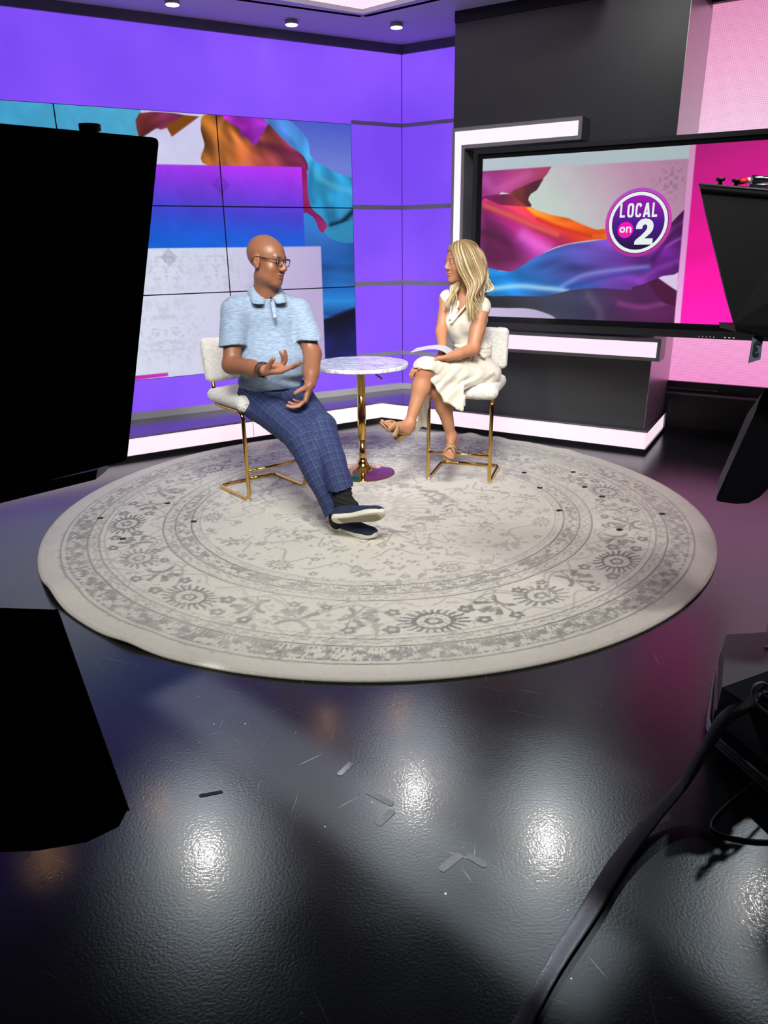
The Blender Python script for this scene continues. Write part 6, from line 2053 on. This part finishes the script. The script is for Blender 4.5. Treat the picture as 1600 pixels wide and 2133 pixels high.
# lapels and sash
for a, b in (((0.455,4.9,1.242), (0.438,4.875,1.09)), ((0.547,4.86,1.185), (0.446,4.86,1.067))):
    F.cap(a, b, 0.008, 0.007, 0.008)
for z_ in (-0.02, 0.005, 0.03):
    pts = [waistW + V3((0, 0, z_)) + lW * 0.121 * math.cos(t) + fW * 0.098 * math.sin(t) for t in np.linspace(-0.6, 3.7, 14)]
    for a, b in zip(pts, pts[1:]): F.cap(a, b, 0.007, 0.007, 0.01)
F.cap((0.607,4.83,0.899), (0.552,4.79,0.844), 0.013, 0.012, 0.01); F.cap((0.552,4.79,0.844), (0.485,4.74,0.84), 0.012, 0.009, 0.01); F.cap((0.607,4.83,0.899), (0.658,4.83,0.856), 0.012, 0.010, 0.01)
# skirt over crossed legs
F.cap(hipL, knL + V3((0.0, 0, 0.004)), 0.105, 0.068, 0.04)
sleeve(F, hipR, knR, 0.10, 0.068, V3((0.34,4.7,0.727)), (-0.6, -0.5, -0.6), 0.03)
F.ell(knL + V3((-0.005, -0.01, 0.012)), (0.062, 0.062, 0.048), k=0.03)
F.fn(lambda P: np.maximum(_cap(P, knL - V3((0.02, 0.04, 0.3)), knL + V3((-0.01, -0.02, -0.072)), 0.11, 0.092), 0 * P[:, 0] - 1), knL - V3((0.16, 0.2, 0.40)), knL + V3((0.14, 0.14, 0.03)), 0.01, 's')
d0, d1, d2, d3, d4 = (0.222,4.53,0.875), (0.708,4.8,0.758), (0.395,4.6,0.617), (0.501,4.62,0.554), (0.514,4.66,0.708)
d5, d6 = (0.306,4.56,0.752), (0.735,4.84,0.688)
F.tri(d0, d1, d5, 0.009, 0.03); F.tri(d5, d1, d2, 0.008, 0.03); F.tri(d2, d1, d4, 0.008, 0.02); F.tri(d2, d4, d3, 0.010, 0.01); F.tri((0.47,4.61,0.565), (0.518,4.64,0.58), (0.509,4.67,0.712), 0.009, 0.01)
F.tri(d4, d1, d6, 0.008, 0.02)


def fold_d(P):
    q = np.stack([(P[:, 0] * 0.75 + P[:, 2] * 0.65) * 7, (P[:, 2] * 0.75 - P[:, 0] * 0.65) * 30, P[:, 1] * 5], 1).astype(np.float32)
    low = np.clip((1.0 - P[:, 2]) / 0.12, 0.15, 1)
    return 0.006 * vnoise(q, 1.0, 24) * low + 0.003 * wr(P, 20, 25) + 0.002 * wr(P, 40, 26) * low


F.warp = fold_d
V, Q = F.mesh(0.0036)
dress = from_np('dress', V, Q, M_dress, woman)
F = Field()
F.tri((0.304,4.84,0.608), (0.227,4.86,0.391), (0.298,4.86,0.39), 0.004, 0.006); F.tri((0.304,4.84,0.608), (0.269,4.84,0.59), (0.227,4.86,0.391), 0.004, 0.006); F.tri((0.227,4.86,0.417), (0.252,4.86,0.411), (0.224,4.87,0.309), 0.003, 0.004)
F.warp = lambda P: (0.0025 * np.sin(P[:, 0] * 170 + P[:, 2] * 15)).astype(np.float32) - 0.002
V, Q = F.mesh(0.0034); from_np('dress_tail', V, Q, M_dress, dress)
bm = bmesh.new(); q = V3((0.609,4.8,0.921))
tube(bm, [Vector(q + lW * 0.016 * math.cos(R(t)) + V3((0, 0, 0.022)) * math.sin(R(t))) for t in range(0, 361, 20)], 0.0025, 6, cap=False)
obj('belt_ring', bm, mat('silver_ring', (0.7, 0.7, 0.72), 0.2, metal=1.0), dress, True)
bm = bmesh.new(); bmesh.ops.create_icosphere(bm, subdivisions=2, radius=0.006, matrix=Matrix.Translation(Vector((0.486,4.82,1.156)))); obj('clip_microphone', bm, mat('mic_black2', (0.02, 0.02, 0.02), 0.4), woman, True)

# ---- hair
def hair_col(n_, seedv):
    c0, c1, c2 = V3(lin('5e482c')), V3(lin('9f855c')), V3(lin('dccb9c'))
    t = np.clip(seedv, 0, 1)
    return (c0 * (1 - t * 2) + c1 * t * 2) if t < 0.5 else (c1 * (2 - t * 2) + c2 * (t * 2 - 1))


F = Field()
F.ell(WW((0, -0.030, 0.040)), (0.088 * sW, 0.098 * sW, 0.092 * sW), M=WHd, k=0.02)
F.ell(WW((0.0, -0.055, -0.03)), (0.078 * sW, 0.06 * sW, 0.10 * sW), M=WHd, k=0.04)
F.cap(WW((0.02, -0.065, -0.05)), (0.635,4.94,1.237), 0.06, 0.045, 0.04)
F.cap((0.579,4.88,1.335), (0.58,4.85,1.161), 0.040, 0.03, 0.04)
cutc = V3(WW((0, 0.092, -0.020)))
F.ell(WW((0, 0.018, 0.072)), (0.078 * sW, 0.068 * sW, 0.048 * sW), M=WHd, k=0.02)
F.ell(cutc, (0.074 * sW, 0.062 * sW, 0.087 * sW), M=WHd, k=0.012, mode='s')
F.warp = lambda P: (0.0035 * vnoise(np.stack([P[:, 0] * 60, P[:, 1] * 60, P[:, 2] * 9], 1).astype(np.float32), 1.0, 2)).astype(np.float32)
V, Q = F.mesh(0.0042)
st_ = vnoise(np.stack([V[:, 0] * 110, V[:, 1] * 110, V[:, 2] * 10], 1).astype(np.float32), 1.0, 8)
hc = np.array([hair_col(0, 0.30 + 0.28 * q) for q in st_])
M_hair = attr_mat('blonde_hair', 0.42, spec=0.6)
hair = from_np('hair', V, Q, M_hair, woman, True, hc)
near_g = [
    [(0.457,4.885,1.547),(0.438,4.865,1.513),(0.457,4.835,1.452),(0.475,4.825,1.39),(0.514,4.815,1.333),(0.539,4.805,1.275),(0.525,4.795,1.201),(0.547,4.785,1.123),(0.575,4.775,1.038)],
    [(0.486,4.885,1.56),(0.484,4.845,1.507),(0.506,4.815,1.437),(0.539,4.805,1.367),(0.564,4.8,1.304),(0.55,4.785,1.23),(0.572,4.775,1.144),(0.587,4.77,1.039)],
    [(0.503,4.9,1.563),(0.529,4.85,1.51),(0.559,4.815,1.437),(0.585,4.81,1.366),(0.597,4.8,1.298),(0.574,4.79,1.23),(0.596,4.78,1.161),(0.589,4.775,1.074)],
    [(0.517,4.92,1.56),(0.571,4.86,1.512),(0.609,4.835,1.436),(0.633,4.835,1.365),(0.628,4.83,1.302),(0.611,4.82,1.245),(0.63,4.82,1.192),(0.61,4.81,1.135)],
    [(0.528,4.94,1.56),(0.606,4.9,1.508),(0.648,4.88,1.434),(0.665,4.88,1.374),(0.661,4.88,1.322),(0.644,4.88,1.276),(0.657,4.87,1.241)],
    [(0.534,4.97,1.557),(0.629,4.96,1.502),(0.67,4.95,1.424),(0.684,4.95,1.366),(0.672,4.94,1.316),(0.694,4.93,1.278),(0.675,4.92,1.25)]]
far_g = [
    [(0.508,5,1.404),(0.471,4.96,1.333),(0.442,4.93,1.276),(0.422,4.9,1.213),(0.39,4.87,1.138)],
    [(0.517,4.97,1.39),(0.483,4.92,1.32),(0.463,4.89,1.26),(0.438,4.87,1.197),(0.423,4.86,1.121)],
    [(0.527,4.94,1.377),(0.5,4.9,1.306),(0.474,4.87,1.255),(0.468,4.86,1.203),(0.456,4.855,1.157)]]


def resample(g, n_=22):
    g = smooth_path(g, 8); d = np.concatenate([[0], np.cumsum(np.linalg.norm(np.diff(g, axis=0), axis=1))]); u_ = np.linspace(0, d[-1], n_)
    return np.stack([np.interp(u_, d, g[:, i]) for i in range(3)], 1)


def locks(guides, per, r0, seed, parent, out=0.0):
    rg = np.random.default_rng(seed)
    G = [resample(g) for g in guides]
    bm = bmesh.new(); cols = []
    for gi in range(len(G) - 1):
        for k in range(per):
            t = (k + rg.uniform(0, 1)) / per
            P_ = G[gi] * (1 - t) + G[gi + 1] * t
            n_ = len(P_)
            s_ = np.linspace(0, 1, n_)
            amp = 0.0115 * np.clip(s_ * 1.5 - 0.25, 0, 1); ph_ = gi * 0.9 + rg.normal(0, 0.45); fq = 13 + rg.normal(0, 0.7)
            P_ = P_ + np.stack([np.sin(s_ * fq + ph_) * amp, -rg.uniform(0, 0.012) * np.ones(n_) + np.cos(s_ * fq + ph_) * amp * 0.8, rg.normal(0, 0.004) * np.ones(n_)], 1)
            P_[:, 0] += rg.normal(0, 0.0035)
            cut = int(n_ * rg.uniform(0.80, 1.0)); P_ = P_[:max(cut, 6)]; s_ = np.linspace(0, 1, len(P_))
            rr_ = r0 * rg.uniform(0.55, 1.15) * np.clip(np.minimum(s_ * 6 + 0.45, (1 - s_) * 3.2 + 0.10), 0.08, 1)
            v0 = len(bm.verts)
            tube(bm, P_, [(0.55 * q, 1.0 * q) for q in rr_], 7, flat=(0.3, -1, 0))
            tone = rg.beta(1.6, 1.9); 
            for i_ in range(len(P_)):
                tt = tone + 0.22 * (s_[i_] - 0.25)
                cols.extend([hair_col(0, tt)] * 7)
    bm.verts.ensure_lookup_table()
    me_ = bpy.data.meshes.new('hair_lock'); bm.to_mesh(me_); bm.free()
    o_ = link('hair_locks', me_, M_hair, parent, True)
    a_ = me_.attributes.new('tint', 'FLOAT_COLOR', 'POINT')
    c = np.ones((len(cols), 4), np.float32); c[:, :3] = np.array(cols); a_.data.foreach_set('color', c.ravel())
    return o_


locks(near_g, 26, 0.0060, 3, hair)
locks(far_g, 18, 0.0055, 5, hair)
curl_g = [[(0.667,4.93,1.346),(0.687,4.93,1.308),(0.699,4.92,1.273),(0.68,4.91,1.25),(0.649,4.91,1.254)], [(0.659,4.92,1.355),(0.691,4.92,1.314),(0.706,4.91,1.279),(0.685,4.9,1.254),(0.654,4.9,1.263)]]
locks(curl_g, 8, 0.0045, 9, hair)

# ---- sandals
M_tan = mat('tan_leather', (0.42, 0.24, 0.11), 0.45)
M_tan2 = mat('tan_sole', (0.30, 0.19, 0.085), 0.45)


def sandal(ankle, heel, ball, toe, up, side):
    heel, ball, toe, up = V3(heel), V3(ball), V3(toe), nrm(up)
    a = nrm(toe - ball); up = nrm(up - a * np.dot(up, a)); b = np.cross(a, up)
    tip = ball + a * 0.072 - up * 0.002
    bk = heel - a * 0.022
    mid = heel * 0.5 + ball * 0.5
    path = resample([bk, heel * 0.9 + ball * 0.1 - up * 0.002, mid - up * 0.002, ball - up * 0.004, tip], 20)
    wd_ = np.interp(np.linspace(0, 1, 20), [0, 0.06, 0.2, 0.45, 0.7, 0.86, 0.96, 1], [0.010, 0.024, 0.027, 0.024, 0.039, 0.038, 0.024, 0.008])
    bm = bmesh.new(); rows = []
    for p, w_ in zip(path, wd_):
        rows.append([bm.verts.new(Vector(p + b * x * w_ + up * z)) for x, z in ((-1, 0), (1, 0), (1, -0.008), (-1, -0.008))])
    for r0, r1 in zip(rows, rows[1:]):
        for k in range(4): bm.faces.new((r0[k], r0[(k + 1) % 4], r1[(k + 1) % 4], r1[k]))
    bm.faces.new(rows[0]); bm.faces.new(rows[-1][::-1])
    s_ = obj('sandal', bm, M_tan2, woman, False, bevel=0.002)
    bm = bmesh.new()
    hd = -up
    top = [heel + a * x + b * y - up * 0.006 for x, y in ((-0.020, -0.024), (0.022, -0.024), (0.022, 0.024), (-0.020, 0.024))]
    c_ = heel + hd * 0.072 + a * 0.008
    bot = [c_ + a * x + b * y for x, y in ((-0.017, -0.019), (0.014, -0.019), (0.014, 0.019), (-0.017, 0.019))]
    mid_ = [ (p * 0.55 + q * 0.45) * 1.0 + (c_ - q) * 0.12 for p, q in zip(top, bot)]
    loft(bm, [Vector(v) for v in top], [Vector(v) for v in mid_]); loft(bm, [Vector(v) for v in mid_], [Vector(v) for v in bot])
    obj('block_heel', bm, M_tan2, s_, False, bevel=0.002)
    for sg in (-1, 1):
        bm = bmesh.new()
        x0, x1 = -0.045, 0.018
        pts = []
        for k in range(13):
            t = k / 12; an = math.pi * t
            xx = x0 + (x1 - x0) * t
            hh = 0.050 + 0.014 * (1 - t) if True else 0
            wdt = 0.040 - 0.004 * abs(1 - 2 * t)
            pts.append(ball + a * xx + b * sg * math.cos(an) * wdt + up * (math.sin(an) ** 0.75 * (0.050 + 0.026 * (1 - t) * 1.0 * math.sin(an)) - 0.004))
        rows = []
        for i_, p in enumerate(pts):
            rows.append(p)
        nrm_c = ball + a * -0.014 + up * 0.012
        prev = None
        for i_, p in enumerate(pts):
            tdir = nrm(pts[min(i_ + 1, 12)] - pts[max(i_ - 1, 0)]); out = nrm(p - (nrm_c + a * (np.dot(p - nrm_c, a)))); wv = np.cross(tdir, out)
            ring = [bm.verts.new(Vector(p + wv * w__ + out * h__)) for w__, h__ in ((-0.019, 0), (0.019, 0), (0.019, 0.004), (0, 0.0058), (-0.019, 0.004))]
            if prev:
                for k in range(5): bm.faces.new((prev[k], prev[(k + 1) % 5], ring[(k + 1) % 5], ring[k]))
            prev = ring
        obj('strap', bm, M_tan, s_, True)
    return s_


sandal(side=1, **footL)
sandal(side=-1, **footR)

# ---- paper card on her lap
pc = [V3(v) for v in ((0.171,4.5,0.926), (0.245,4.53,0.935), (0.314,4.57,0.935), (0.372,4.6,0.918), (0.417,4.6,0.888))]
bm = bmesh.new(); rows = []
back = V3((0.055, 0.16, 0.012))
for p in smooth_path(pc, 5):
    rows.append([bm.verts.new(Vector(q)) for q in (p + (0, 0, 0.004), p + (0, 0, 0.006), p + back * 0.75 + (0, 0, 0.006), p + back * 0.75 + (0, 0, 0.004))])
for r0, r1 in zip(rows, rows[1:]):
    for k in range(4): bm.faces.new((r0[k], r0[(k + 1) % 4], r1[(k + 1) % 4], r1[k]))
bm.faces.new(rows[0]); bm.faces.new(rows[-1][::-1])
tag(obj('cue_card', bm, mat('pale_grey_card', (0.5, 0.5, 0.53), 0.5), None, False), 'pale grey cue card held on the knee of the woman in white', 'card')
